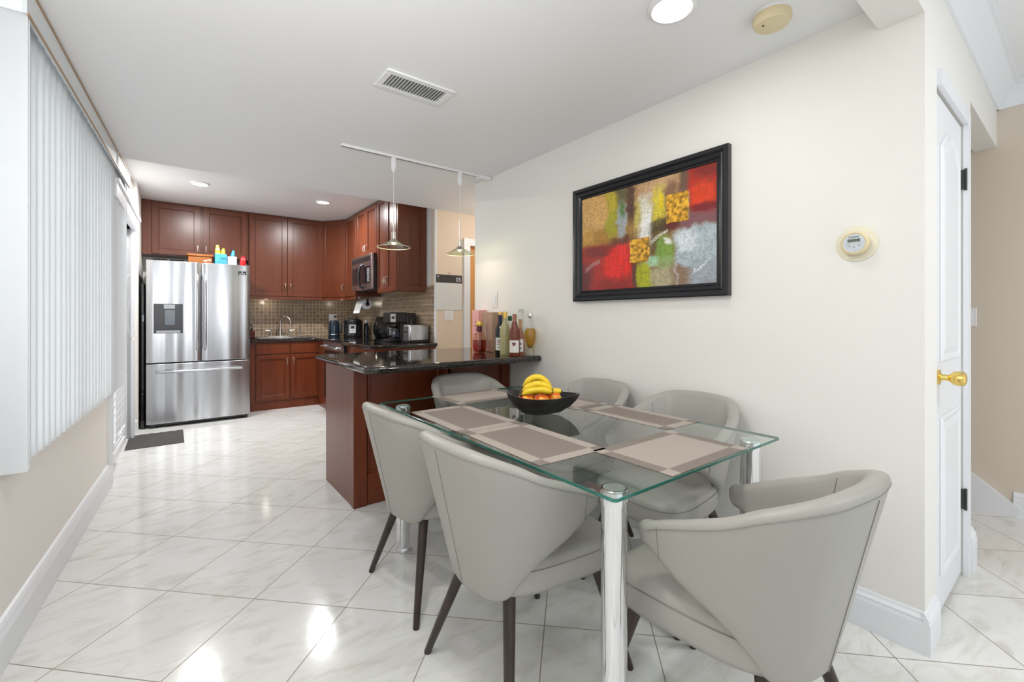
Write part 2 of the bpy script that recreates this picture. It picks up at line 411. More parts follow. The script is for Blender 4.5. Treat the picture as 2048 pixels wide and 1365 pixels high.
# ================================================================ FURNITURE
# ---- dining chair
def interp(xs, ys, x):
    """smooth (monotone-ish) cubic through points"""
    n = len(xs)
    x = min(max(x, xs[0]), xs[-1])
    for i in range(n-1):
        if x <= xs[i+1]: break
    def tan(j):
        if j == 0: return (ys[1]-ys[0])/(xs[1]-xs[0]) if xs[0] > 0 else 0
        if j == n-1: return (ys[-1]-ys[-2])/(xs[-1]-xs[-2])
        return (ys[j+1]-ys[j-1])/(xs[j+1]-xs[j-1])
    h = xs[i+1]-xs[i]; t = (x-xs[i])/h
    return (2*t**3-3*t*t+1)*ys[i]+(t**3-2*t*t+t)*h*tan(i)+(-2*t**3+3*t*t)*ys[i+1]+(t**3-t*t)*h*tan(i+1)
US = [0, .25, .5, .75, 1]
TX = [0, .170, .265, .292, .272]; TY = [-.365, -.335, -.215, -.070, .070]
BX = [0, .105, .175, .205, .215]; BY = [-.258, -.236, -.165, -.055, .070]
ZTU = [0, .25, .45, .6, .75, .9, 1]; ZT = [.832, .822, .785, .745, .712, .680, .654]
ZBU = [0, .3, .41, .48, .57, .7, .85, 1]; ZB = [.345, .345, .358, .402, .448, .492, .530, .578]
def shell_pt(s, z, inset=0):
    u = abs(s); sg = 1 if s >= 0 else -1
    t = (z-.345)/.485; t = max(t, 0)
    x = interp(US, BX, u)*(1-t)+interp(US, TX, u)*t; y = interp(US, BY, u)*(1-t)+interp(US, TY, u)*t
    e = .01
    x2 = interp(US, TX, min(u+e, 1)); y2 = interp(US, TY, min(u+e, 1)); x1 = interp(US, TX, max(u-e, 0) if u > e else -0.0); y1 = interp(US, TY, max(u-e, 0))
    dx, dy = (x2-x1, y2-y1) if u > e else (1, 0); L = math.hypot(dx, dy) or 1
    nx, ny = -dy/L, dx/L                 # towards the inside
    return Vector((sg*(x+nx*inset), y+ny*inset, z))
TH = .05
def ring(s, zt, zb, th):
    """closed cross-section, outer face up, over the rounded top, down the inside"""
    r = []
    H = zt-zb; q = min(.02, H*.3)
    for k in range(7): r.append(shell_pt(s, zb+q+(H-2*q)*k/6, 0))
    for k in range(1, 6):
        a = PI*k/6; r.append(shell_pt(s, zt-q+q*math.sin(a), th*(1-math.cos(a))/2))
    for k in range(7): r.append(shell_pt(s, zt-q-(H-2*q)*k/6, th))
    for k in range(1, 6):
        a = PI*k/6; r.append(shell_pt(s, zb+q-q*math.sin(a), th*(1+math.cos(a))/2))
    return r
def make_chair():
    ch = thing('dining_chair', '', 'chair')
    m = MB(); N = 40; rings = []
    for k in range(-N, N+1):
        s = k/N; zt = interp(ZTU, ZT, abs(s)); zb = interp(ZBU, ZB, abs(s)); rings.append([tuple(p) for p in ring(s, zt, zb, TH)])
    for sg in (-1, 1):                    # rounded arm ends
        ext = []
        zt, zb = ZT[-1], ZB[-1]; zm = (zt+zb)/2
        for k in range(1, 7):
            a = PI/2*k/6; f = math.cos(a) if k < 6 else .12; fr = .040*math.sin(a)
            base_ = ring(sg*1.0, zt, zb, TH); cc = sum(base_, Vector())/len(base_)
            ext.append([tuple(Vector((cc.x+(p.x-cc.x)*f, p.y+fr, zm+(p.z-zm)*(.30+.70*f)))) for p in base_])
        if sg == 1: rings += ext
        else: rings = ext[::-1]+rings
    m.loops(rings)
    m.build('backrest', M_leather, ch, sharp=80)
    # seams: along the outside of the rim, across the arms, down the inside
    sm = MB()
    sm.tube([tuple(shell_pt(k/60, interp(ZTU, ZT, abs(k/60))-.022, -.0004)) for k in range(-60, 61)], .0013, 6)
    for s in (-.93, .93):
        zt = interp(ZTU, ZT, .93); zb = interp(ZBU, ZB, .93); sm.tube([tuple(shell_pt(s, zb+.015+(zt-zb-.03)*k/8, -.0006)) for k in range(9)], .0013, 6)
    sm.tube([tuple(shell_pt(0, .36+(.80-.36)*k/8, -.0006)) for k in range(9)], .0012, 6)
    for s in (-.45, .45):
        zt = interp(ZTU, ZT, .45); sm.tube([tuple(shell_pt(s, .47+(zt-.49)*k/8, TH+.0006)) for k in range(9)], .0013, 6)
    sm.build('piping', M_seam, ch)
    # seat
    def plan(f, y0=-.235, y1=.255):
        pts = []
        for k in range(48):
            a = 2*PI*k/48; c_, s_ = math.cos(a), math.sin(a); e = .55
            x = math.copysign(abs(c_)**e, c_); y = math.copysign(abs(s_)**e, s_)
            yy = (y0+y1)/2+y*(y1-y0)/2; w_ = .185+.060*(yy-y0)/(y1-y0)
            pts.append((x*w_*f, (yy-.01)*f+.01))
        return pts
    st = MB(); prof = [(.90, .362), (.975, .368), (1, .385), (1.0, .435), (.985, .452), (.95, .466), (.85, .474), (.6, .482), (.3, .485), (.05, .486)]
    st.loops([[(x, y, z) for x, y in plan(f)] for f, z in prof])
    seat = st.build('seat', M_leather, ch, sharp=60)
    MB().tube([(x, y, .441) for x, y in plan(1.001)], .0015, 6, True).build('piping', M_seam, seat)
    for sx, sy in ((-1, -1), (1, -1), (-1, 1), (1, 1)):
        MB().tube([(sx*(.115 if sy < 0 else .15), sy*.165, .385), (sx*.243, sy*(.262 if sy < 0 else .255), 0.004), (sx*.2435, sy*(.2625 if sy < 0 else .2555), 0)], [.021, .0125, .011], 18).build('leg', M_legwood, ch)
    return ch
chair = make_chair()
G = 'grey leather dining chairs around the glass table'
chairs = [((.988, 1.208), -PI/2, 'grey leather armchair on the window side, nearer the camera, in front of its twin'),
          ((1.008, 1.83), -PI/2, 'grey leather armchair on the window side, the one nearer the wooden peninsula'),
          ((1.52, 2.27), PI, 'grey leather armchair tucked in at the far end under the granite overhang'),
          ((1.74, 1.785), PI/2, 'grey leather armchair by the picture wall, behind the fruit bowl'),
          ((1.755, 1.19), PI/2, 'grey leather armchair by the picture wall below the painting, nearer the thermostat'),
          ((1.25, .645), math.radians(-3), 'large grey leather armchair in right foreground at the near end of the table')]
for i, (p, rz, lb) in enumerate(chairs):
    if i == 0: chair.location = (*p, 0); chair.rotation_euler = (0, 0, rz); chair['label'] = lb; chair['group'] = G
    else: dup(chair, (*p, 0), rz, lb, G)

M_disc = mat('satin_steel_disc', (.75, .78, .77), .38, .8)
# ---- glass table
TX0, TX1, TY0, TY1, TZ = .85, 1.778, .703, 2.255, .76
tb = thing('dining_table', 'rectangular clear glass dining table on four round chrome legs', 'table', ((TX0+TX1)/2, (TY0+TY1)/2, 0))
def rrect(x0, x1, y0, y1, r, n=5):
    pts = []
    for cx, cy, a0 in ((x1-r, y1-r, 0), (x0+r, y1-r, PI/2), (x0+r, y0+r, PI), (x1-r, y0+r, 1.5*PI)):
        for k in range(n+1): a = a0+PI/2*k/n; pts.append((cx+r*math.cos(a), cy+r*math.sin(a)))
    return pts
top = MB(); P_ = rrect(TX0+.001, TX1-.001, TY0+.001, TY1-.001, .012); top.prism(P_, TZ-.010, TZ)
glass_top = top.build('tabletop', M_glass, tb, smooth=False)
ed = MB(); o_ = rrect(TX0, TX1, TY0, TY1, .013); i_ = rrect(TX0+.0015, TX1-.0015, TY0+.0015, TY1-.0015, .012)
ed.loops([[(x, y, TZ-.0098) for x, y in i_], [(x, y, TZ-.0085) for x, y in o_], [(x, y, TZ-.0015) for x, y in o_], [(x, y, TZ-.0002) for x, y in i_]], True, False)
ed.build('glass_edge', M_edge, glass_top)
for x, y in ((.932, .775), (1.70, .775), (.945, 2.165), (1.70, 2.165)):
    lg = MB(); lg.lathe([(.033, 0), (.036, .004), (.036, .018), (.034, .022), (.0345, .026), (.0345, .705), (.0365, .709), (.0365, .745), (.034, .7497), (0, .7497)], (x, y, 0), 40)
    L = lg.build('leg', M_chrome, tb)
    MB().lathe([(0, .7499), (.030, .7499), (.030, .7500), (0, .7500)], (x, y, 0), 32).build('mounting_disc', M_disc, L)

# ---- placemats
def weave(name, a):
    m = mat(name, a, .7); c = coords(m); n = noise(m, c, 420, 2); bump(m, n, .5, .001); return m
M_pl_light = weave('pale_taupe_weave', (.37, .32, .28)); M_pl_dark = weave('brown_taupe_weave', (.205, .172, .147))
def placemat(x0, x1, y0, y1, dark, label, rot=0, z=TZ+.0006):
    cx, cy = (x0+x1)/2, (y0+y1)/2; w, h = (x1-x0)/2, (y1-y0)/2; f = .042
    t = thing('placemat', label, 'placemat', (cx, cy, z), rot, 'woven placemats on the glass table')
    X = [-w, -w+f, w-f, w]; Y = [-h, -h+f, h-f, h]
    cen = MB(); brd = MB()
    for i in range(3):
        for j in range(3):
            k = (cen if (i == 1) == (j == 1) else brd)
            k.box(X[i], X[i+1], Y[j], Y[j+1], 0, .0016)
    for k, n_, mt in ((cen, 'centre_panel', M_pl_dark if dark else M_pl_light), (brd, 'border', M_pl_light if dark else M_pl_dark)):
        k.bm.transform(wm(t)); k.build(n_, mt, t, smooth=False)
placemat(.875, 1.165, 1.455, 1.925, True, 'dark-centred placemat with pale border on window side near peninsula', math.radians(-1))
placemat(.870, 1.160, .995, 1.450, True, 'dark-centred placemat with pale border in front of the nearest window-side chair', math.radians(-1.5))
placemat(1.100, 1.540, .708, 1.005, False, 'pale placemat with brown border at the near end of the table', math.radians(0))
placemat(1.545, 1.770, 1.015, 1.475, True, 'dark-centred placemat on the wall side, right of table middle', math.radians(-1))
placemat(1.530, 1.770, 1.500, 1.950, False, 'pale placemat with brown border partly behind the fruit bowl', math.radians(0))
placemat(1.150, 1.590, 1.955, 2.245, False, 'pale placemat with brown border at the far end near the counter', math.radians(1))

# ---- fruit bowl: leaf shaped black bowl
BC = Vector((1.330, 1.548, TZ+.0003))
M_bowl = mat('matt_black_bowl', (.010, .008, .008), .32)
dirp = Vector((.795, -.606, 0)); dirq = Vector((.606, .795, 0))     # long axis across the view, short axis away
def bowl_ring(f, z, off, lift):
    pts = []
    for k in range(64):
        a = 2*PI*k/64; r = .145
        tip = max(0, math.cos(a))**10*.048
        x = (r+tip)*math.cos(a)*f; y = .128*math.sin(a)*f*(1-.10*max(0, math.cos(a))**2)
        zz = z+lift*(max(0, math.cos(a))**6*.006+max(0, -math.cos(a))**2*.016)
        p = BC+dirp*x+dirq*y; pts.append((p.x, p.y, BC.z+zz))
    return pts
bw = MB()
prof = [(.30, 0, 0), (.55, .010, 0), (.78, .035, .3), (.93, .062, .7), (1.0, .083, 1), (1.0, .087, 1), (.975, .087, 1), (.90, .064, .8), (.74, .037, .3), (.50, .016, 0), (.2, .012, 0)]
bw.loops([bowl_ring(f, z, 0, l) for f, z, l in prof])
bowl = tag(bw.build('fruit_bowl', M_bowl, sharp=60), 'black leaf-shaped bowl holding fruit on the glass tabletop', 'bowl')

M_ban = mat('banana_peel', (.80, .56, .015), .45)
c = coords(M_ban); n = noise(M_ban, c, 90, 3, .7); base(M_ban, ramp(M_ban, n, [(.30, (.25, .13, .02)), (.36, (.78, .53, .015)), (.7, (.86, .64, .03))]))
M_bantip = mat('banana_tip', (.10, .07, .02), .7)
M_apple = mat('mango_apple_skin', (.7, .2, .05), .35)
c = coords(M_apple); n = noise(M_apple, c, 14, 3, .6, .4); base(M_apple, ramp(M_apple, n, [(.40, (.60, .03, .012)), (.49, (.85, .22, .02)), (.57, (.90, .52, .04))]))
def banana(p0, p1, sag, label, r=.0165, up=Vector((0, 0, 1))):
    p0 = Vector(p0); p1 = Vector(p1); n = 16; pts = []; rs = []
    for k in range(n+1):
        t = k/n; p = p0.lerp(p1, t)+up*sag*4*t*(1-t); pts.append(tuple(p))
        rs.append(r*(.42 if k == 0 else .55 if k == 1 else .85 if k == 2 else .8 if k == n-1 else .5 if k == n else 1))
    t_ = thing('banana', label, 'banana', tuple(p0), 0, 'bananas in the black bowl')
    MB().tube(pts, rs, 7).build('peel', M_ban, t_, subd=1, sharp=80)
    d = (Vector(pts[0])-Vector(pts[1])).normalized(); MB().tube([pts[0], tuple(Vector(pts[0])+d*.012)], [r*.4, r*.3], 8).build('stem', M_bantip, t_)
    d = (Vector(pts[-1])-Vector(pts[-2])).normalized(); MB().tube([pts[-1], tuple(Vector(pts[-1])+d*.004)], [r*.46, r*.3], 8).build('tip', M_bantip, t_)
def bp(a, b_, z): p = BC+dirp*a+dirq*b_; return (p.x, p.y, BC.z+z)
banana(bp(-.075, -.055, .097), bp(.060, -.060, .108), .016, 'lowest banana of the bunch, nearest the camera')
banana(bp(-.072, -.030, .108), bp(.062, -.035, .116), .029, 'middle banana of the bunch above the front one')
banana(bp(-.068, .002, .122), bp(.058, -.003, .122), .046, 'topmost banana of the bunch with a brown fleck')
banana(bp(-.030, .004, .092), bp(.108, -.005, .104), .004, 'banana underneath, its dark tip pointing right')
for a, b_, z, r, lb in ((-.056, -.034, .068, .038, 'orange-yellow round fruit at left under the bananas'), (.014, -.042, .067, .037, 'red fruit in the middle below the bananas'), (.072, -.014, .072, .035, 'red and yellow fruit at right below the bananas'),
                        (-.03, .04, .055, .036, 'red fruit at the back of the bowl, mostly hidden')):
    m_ = MB(); p = bp(a, b_, z); prof = []
    for k in range(13):
        th = PI*k/12; rr = r*math.sin(th)*(1+.06*math.cos(th)); prof.append((rr, -r*.92*math.cos(th)*(1-.12*(abs(math.cos(th))**8))))
    m_.lathe(prof, p, 24); fr = thing('fruit', lb, 'fruit', p, 0, 'round fruit in the black bowl')
    m_.build('flesh', M_apple, fr, sharp=80); MB().cyl((p[0], p[1], p[2]+r*.70), (p[0]+.003, p[1], p[2]+r*.95), .0015, .001, 8).build('stalk', M_bantip, fr)

# ================================================================ CABINETS
def panel_front(mb, w, h, m, f=.062, th=.02):
    """raised frame with recessed bead and panel, front at local y=0, going +y"""
    B = lambda x0, x1, y0, y1, z0, z1: mb.box(x0, x1, y0, y1, z0, z1, m)
    B(0, f, 0, th, 0, h); B(w-f, w, 0, th, 0, h); B(f, w-f, 0, th, 0, f); B(f, w-f, 0, th, h-f, h)
    g = .008
    B(f, f+g, .006, th, f, h-f); B(w-f-g, w-f, .006, th, f, h-f); B(f+g, w-f-g, .006, th, f, f+g); B(f+g, w-f-g, .006, th, h-f-g, h-f)
    B(f+g, w-f-g, .012, th, f+g, h-f-g)
def handle(parent, m, x, z, l=.09):
    t = MB(m); t.tube([(x, 0, z-l/2), (x, -.018, z-l/2+.008), (x, -.026, z), (x, -.018, z+l/2-.008), (x, 0, z+l/2)], [.0035, .005, .006, .005, .0035], 10)
    t.ball((x, -.001, z-l/2), .006, 10, 6); t.ball((x, -.001, z+l/2), .006, 10, 6)
    t.build('handle', M_nickel, parent)
def door(parent, m, w, h, hx=None, hz=None, mt=None, f=.062):
    t = MB(); panel_front(t, w, h, m, f); d = t.build('door', mt, parent, bevel=.0015, seg=1, smooth=False)
    if hx is not None: handle(d, m, hx, hz)
    return d
def cab(name, label, x0, x1, y0, y1, z0, z1, mt, under=None, cat='cabinet'):
    t = thing(name, label, cat, ((x0+x1)/2, (y0+y1)/2, z0))
    MB().box(x0, x1, y0, y1, z0, z1).build('body', mt, t, smooth=False)
    if under: MB().box(x0+.012, x1-.012, y0+.02, y1-.01, z0-.001, z0+.001).build('underside', M_under, t, smooth=False)
    return t
FY = 6.80
U = M_cherry_up
t = cab('wall_cabinet', 'short cherry wood two-door cabinet above the refrigerator', -.285, .797, FY, 7.13, 1.953, KCEIL-.002, U)
MB().box(-.285, -.20, FY-.021, FY, 1.953, KCEIL-.002).build('filler_strip', U, t, smooth=False)
door(t, T(-.195, FY-.021, 1.965), .475, .615, .445, .09, U)
door(t, T(.305, FY-.021, 1.965), .475, .615, .03, .09, U)
t = cab('wall_cabinet', 'tall cherry wood two-door cabinet above the sink', .802, 1.728, FY, 7.125, 1.489, KCEIL-.002, U, True)
door(t, T(.812, FY-.021, 1.495), .452, 1.09, .422, .13, U)
door(t, T(1.27, FY-.021, 1.495), .452, 1.09, .03, .13, U)
MB().box(.802, 1.728, FY-.018, FY+.01, 1.452, 1.489).build('light_rail', U, t, smooth=False)
# diagonal corner cabinet
t = thing('wall_cabinet', 'cherry wood single-door cabinet set diagonally across the corner', 'cabinet', (2.0, 6.8, 1.489))
MB().prism([(1.732, 7.125), (1.732, 6.80), (1.96, 6.452), (2.285, 6.452), (2.285, 7.125)], 1.489, KCEIL-.002).build('body', U, t, smooth=False)
ang = math.atan2(6.452-6.80, 1.96-1.732); L_ = math.hypot(.228, .348)
nv = Vector((math.sin(ang), -math.cos(ang)))*.021
dm_ = T(1.732+nv.x, 6.80+nv.y, 1.495, ang)
door(t, dm_, L_-.004, 1.09, L_-.035, .13, U)
MB(T(1.732, 6.80, 0, ang)).box(0, L_, -.015, .01, 1.452, 1.489).build('light_rail', U, t, smooth=False)
# run above the range
RX = 1.96; RM = lambda y, z: T(RX-.021, y, z, -PI/2)
t = cab('wall_cabinet', 'narrow cherry wood filler cabinet left of the microwave', RX, 2.285, 5.975, 6.45, 1.489, KCEIL-.002, U)
door(t, RM(6.44, 1.495), .46, 1.09, None, None, U)
MB().box(RX-.015, RX+.01, 5.975, 6.45, 1.452, 1.489).build('light_rail', U, t, smooth=False)
t = cab('wall_cabinet', 'short cherry wood cabinet with paired handles directly above the microwave', RX, 2.285, 5.205, 5.97, 1.975, KCEIL-.002, U)
door(t, RM(5.965, 1.98), .378, .605, .35, .09, U)
door(t, RM(5.585, 1.98), .378, .605, .03, .09, U)
t = cab('wall_cabinet', 'tall cherry wood two-door cabinet at the end beside the hall wall', RX, 2.283, 4.62, 5.20, 1.489, KCEIL-.002, U, True)
door(t, RM(5.195, 1.495), .285, 1.09, .257, .13, U, .05)
door(t, RM(4.907, 1.495), .285, 1.09, .028, .13, U, .05)
tm = MB(); panel_front(tm, .34, 1.09, T(1.945, 4.60, 1.495), .065, .019); tm.build('end_panel', U, t, bevel=.0015, seg=1, smooth=False)

# puck lamps under the cabinets
def puck(x, y, z, label):
    p = thing('puck_lamp', label, 'lamp', (x, y, z), 0, 'puck lamps below the wall cabinets')
    MB().lathe([(.0, 0), (.034, 0), (.034, -.010), (.028, -.014), (0, -.014)], (x, y, z), 24).build('housing', M_chrome, p)
    MB().lathe([(.0, 0), (.025, 0), (.022, -.003), (0, -.003)], (x, y, z-.0142), 24).build('lens', M_white, p)
puck(1.25, 6.86, 1.4875, 'small round puck lamp under the cabinet above the sink')
puck(1.95, 6.75, 1.4875, 'small round puck lamp under the diagonal corner cabinet')
puck(2.05, 6.2, 1.4875, 'small round puck lamp beside the paper towel roll')

# base cabinets
C_ = M_cherry; BY_ = 6.53
t = cab('base_cabinet', 'cherry wood sink base cabinet with two doors right of refrigerator', .785, 1.66, BY_, 7.13, .10, .884, C_)
MB().box(.785, 1.66, BY_-.005, BY_+.02, 0, .10).build('toe_kick', C_, t, smooth=False)
for x, hx in ((.85, .36), (1.257, .03)):
    MB().box(x, x+.39, BY_-.02, BY_, .728, .868).build('drawer_front', C_, t, bevel=.002, seg=1, smooth=False)
    door(t, T(x, BY_-.021, .125), .39, .59, hx, .50, C_, .055)
t = cab('base_cabinet', 'cherry wood corner base cabinet under the kettle', 1.665, 2.285, 5.985, 7.13, 0, .884, C_)
MB().box(1.60, 1.664, 5.985, 6.505, 0.0, .884).build('filler_strip', C_, t, smooth=False)
t = cab('base_cabinet', 'cherry wood base cabinet below the toaster', 1.60, 2.285, 4.36, 5.215, 0.0, .884, C_)
door(t, T(1.579, 5.20, .125, -PI/2), .40, .59, .37, .50, C_, .055)
door(t, T(1.579, 4.79, .125, -PI/2), .40, .59, .03, .50, C_, .055)

# worktops
def edge_top(mb, poly, z0, z1):
    """slab whose rim is rounded"""
    n = len(poly); c_ = Vector((sum(p[0] for p in poly)/n, sum(p[1] for p in poly)/n)); 
    mb.prism(poly, z0, z1)
ct = MB(); edge_top(ct, [(.765, 6.485), (1.55, 6.485), (1.55, 5.983), (2.287, 5.983), (2.287, 7.127), (.765, 7.127)], .886, .926)
tag(ct.build('worktop', M_granite, bevel=.014, seg=3), 'black granite worktop around the sink and corner', 'worktop')
ct = MB(); edge_top(ct, [(1.53, 4.32), (2.287, 4.32), (2.287, 5.217), (1.53, 5.217)], .886, .926)
tag(ct.build('worktop', M_granite, bevel=.014, seg=3), 'black granite worktop carrying the coffee maker and toaster', 'worktop')

# peninsula
pn = thing('peninsula_cabinet', 'cherry wood peninsula with panelled back below the granite counter', 'cabinet', (1.5, 3.15, 0))
MB().box(.92, 2.135, 2.835, 3.46, 0, .884).build('body', C_, pn, smooth=False)
MB().box(.905, .92, 2.86, 3.46, 0, .884).build('side_panel', C_, pn, smooth=False)
MB().box(.900, .985, 2.812, 2.86, 0, .884).build('corner_post', C_, pn, bevel=.003, smooth=False)
tm = MB()
tm.box(.99, 2.13, 2.822, 2.835, 0, .205); tm.box(.99, 2.13, 2.822, 2.835, .85, .884); tm.box(1.50, 1.60, 2.822, 2.835, .2, .86); tm.box(2.06, 2.13, 2.822, 2.835, .2, .86)
for x0, x1 in ((.99, 1.50), (1.60, 2.06)):
    for a in (x0, x1-.012): tm.box(a, a+.012, 2.817, 2.835, .205, .85)
    tm.box(x0, x1, 2.817, 2.835, .205, .217); tm.box(x0, x1, 2.817, 2.835, .838, .85)
tm.build('panel_frame', C_, pn, bevel=.002, seg=1, smooth=False)
for x in (1.530, 1.575): MB().box(x-.012, x+.012, 2.76, 2.822, .70, .884).build('bracket', C_, pn, bevel=.004, smooth=False)
ct = MB(); edge_top(ct, [(.87, 2.44), (.90, 2.415), (2.137, 2.44), (2.137, 3.352), (2.30, 3.352), (2.30, 3.53), (.86, 3.53), (.845, 3.51), (.845, 2.46)], .884, .926)
tag(ct.build('counter_top', M_granite, bevel=.016, seg=4), 'polished black granite counter top on the peninsula', 'counter')

# ================================================================ REFRIGERATOR
fr = thing('refrigerator', 'stainless steel french-door refrigerator with bottom freezer and dispenser', 'refrigerator', (.26, 6.65, 0))
MB().box(-.222, .740, 6.26, 7.12, .03, 1.80).build('case', M_black, fr, smooth=False)
def curved_front(x0, x1, z0, z1, dep=.085, yb=6.255, bow=.012):
    m = MB(); n = 16; ring0 = []
    pts = [(x1, yb), (x0, yb)]
    for k in range(n+1):
        a = k/n; x = x0+(x1-x0)*a; e = min(a, 1-a)*(x1-x0); rnd = .014*(1-min(e/.014, 1))**2
        pts.append((x, yb-dep-bow*math.sin(PI*((x+.226)/.969))+rnd))
    m.prism(pts, z0, z1); return m
dl = curved_front(-.226, .256, .71, 1.826).build('door', M_steel, fr, bevel=.004)
drr = curved_front(.262, .743, .71, 1.826).build('door', M_steel, fr, bevel=.004)
dz = curved_front(-.226, .743, .045, .695).build('freezer_drawer', M_steel, fr, bevel=.004)
yf = 6.155
for d, x in ((dl, .222), (drr, .296)):
    h = MB(); h.tube([(x, yf-.005, 1.63+.06), (x, yf-.045, 1.62), (x, yf-.05, 1.5), (x, yf-.05, 1.05), (x, yf-.045, .90), (x, yf-.005, .83)], [.010, .013, .013, .013, .013, .010], 12); h.build('handle', M_steel, d)
h = MB(); h.tube([(-.135, yf-.01, .612), (-.13, yf-.05, .612), (-.05, yf-.06, .612), (.26, yf-.065, .612), (.57, yf-.06, .612), (.65, yf-.05, .612), (.655, yf-.01, .612)], .014, 12); h.build('handle', M_steel, dz)
dp = MB(); dp.box(-.163, .092, yf+.002, yf+.010, 1.03, 1.352); 
ds = dp.build('dispenser', M_black, dl, smooth=False)
MB().box(-.14, .07, yf-.001, yf+.003, 1.035, 1.06).build('drip_tray', M_grey, ds, smooth=False); MB().box(-.075, .022, yf-.006, yf+.004, 1.30, 1.345).build('spout_cover', M_grey, ds, smooth=False)
MB().box(-.065, .022, yf-.003, yf+.003, 1.12, 1.285).build('dispenser_paddle', mat('dark_slate_plastic', (.06, .08, .10), .25), ds, smooth=False)
s_ = MB(); s_.box(.620, .700, yf+.003, yf+.0065, 1.712, 1.752); sk = s_.build('sticker', M_black, drr, smooth=False)
text('10', .016, T(.660, yf+.002, 1.742) @ UP, M_white, sk); text('YEAR WARRANTY', .008, T(.660, yf+.002, 1.728) @ UP, M_white, sk); text('DIGITAL INVERTER', .007, T(.660, yf+.002, 1.718) @ UP, M_white, sk)
for x in (-.17, .69):
    MB().cyl((x-.02, 6.22, .02), (x+.02, 6.22, .02), .02, n=16).build('foot', M_black, fr)
MB().box(-.20, .72, 6.20, 6.26, .02, .045).build('base_grille', M_black, fr, smooth=False)

# items on the refrigerator
ZF = 1.8005
b = thing('storage_box', 'orange-brown lidded plastic box on top of the refrigerator', 'box', (.26, 6.40, ZF))
M_br = mat('orange_brown_plastic', (.27, .085, .010), .45)
MB().box(.142, .372, 6.32, 6.50, ZF, ZF+.115).build('body', M_br, b, bevel=.008)
MB().box(.132, .382, 6.31, 6.51, ZF+.115, ZF+.142).build('lid', M_br, b, bevel=.006)
q = MB(); q.box(.29, .32, 6.317, 6.3195, ZF+.06, ZF+.075); q.box(.325, .36, 6.317, 6.3195, ZF+.07, ZF+.082); q.build('label_patch', M_white, b, smooth=False)
b = thing('snack_box', 'light blue printed snack box on the refrigerator, packets sticking out', 'box', (.46, 6.42, ZF))
M_lb = mat('light_blue_card', (.06, .34, .56), .5); M_db = mat('deep_blue_card', (.02, .14, .45), .5)
q = MB(); q.box(.402, .520, 6.34, 6.344, ZF, ZF+.165); q.box(.402, .520, 6.476, 6.48, ZF, ZF+.165); q.box(.402, .406, 6.344, 6.476, ZF, ZF+.165); q.box(.516, .520, 6.344, 6.476, ZF, ZF+.165); q.box(.406, .516, 6.344, 6.476, ZF, ZF+.004); q.build('carton', M_lb, b, smooth=False)
q = MB(); q.box(.455, .515, 6.337, 6.3395, ZF+.095, ZF+.125); q.build('label_patch', mat('teal_print', (.03, .22, .28), .5), b, smooth=False)
text('CRACKERS', .018, T(.463, 6.339, ZF+.065) @ UP, M_db, b)
def packet(x, z, w, h, tilt, mt, label, y=6.41):
    m = MB(T(x, y, z) @ Matrix.Rotation(tilt, 4, 'Y')); rr = []
    for k in range(9):
        t_ = k/8; zz = h*t_; d = .004+.020*math.sin(PI*min(1, t_*1.0))**.7; ww = w/2*(1-.55*max(0, t_-.72)/.28*(1 if h < .3 else 1))
        rr.append([(ww*math.cos(a)*(1 if abs(math.cos(a)) > .3 else 1), d*math.sin(a), zz) for a in [2*PI*j/12 for j in range(12)]])
    m.loops(rr)
    p = thing('snack_packet', label, 'packet', (x, y, z), 0, 'snack packets on the refrigerator'); m.build('wrapper', mt, p)
M_yel = mat('yellow_foil', (.80, .60, .02), .3)
c = coords(M_yel); n = noise(M_yel, c, 22, 2); base(M_yel, ramp(M_yel, n, [(.52, (.72, .50, .01)), (.62, (.6, .58, .52))]))
packet(.437, ZF+.006, .056, .268, -.03, M_yel, 'yellow and white crumpled packet standing highest in the blue box', 6.385)
packet(.470, ZF+.006, .056, .240, .10, M_yel, 'yellow packet leaning right in the blue box', 6.44)
packet(.575, ZF+.005, .05, .235, .12, mat('cyan_foil', (.03, .33, .55), .3), 'upright turquoise packet behind the white tub', 6.50)
tbx = thing('plastic_tub', 'white round ribbed tub beside the light blue box', 'tub', (.585, 6.36, ZF))
MB().lathe([(.0, .0), (.047, .0), (.05, .01)]+[(.05+.0015*(k % 2), .02+.012*k) for k in range(9)]+[(.053, .13), (.054, .142), (0, .144)], (.577, 6.385, ZF), 28).build('tub', M_white, tbx)
bl = MB(); bl.box(.60, .735, 6.265, 6.325, ZF, ZF+.032); tag(bl.build('flat_box', M_db, bevel=.004), 'flat deep blue packet at the right front corner of refrigerator top', 'box')
packet(.685, ZF, .065, .155, .05, mat('red_foil', (.60, .01, .015), .3), 'red pointed packet behind the flat blue box', 6.37)
bg_ = MB(); bg_.ball((.725, 6.47, ZF+.045), .045, 16, 8, (.75, 1, 1)); tag(bg_.build('bag', M_black), 'small black bundle at the right edge of refrigerator top', 'bag')
M_bowlglass = pane('smoky_bowl_glass', (.55, .58, .56))
for x, lb in ((-.115, 'smoky glass bowl on refrigerator top, at the left'), (.045, 'smoky glass bowl on refrigerator top, beside the orange-brown box')):
    m = MB(); m.lathe([(.03, 0), (.05, .012), (.066, .045), (.068, .065), (.065, .065), (.062, .045), (.046, .016), (0, .008)], (x, 6.42, ZF), 28)
    tag(m.build('glass_bowl', M_bowlglass), lb, 'bowl', 'bowls on the refrigerator')

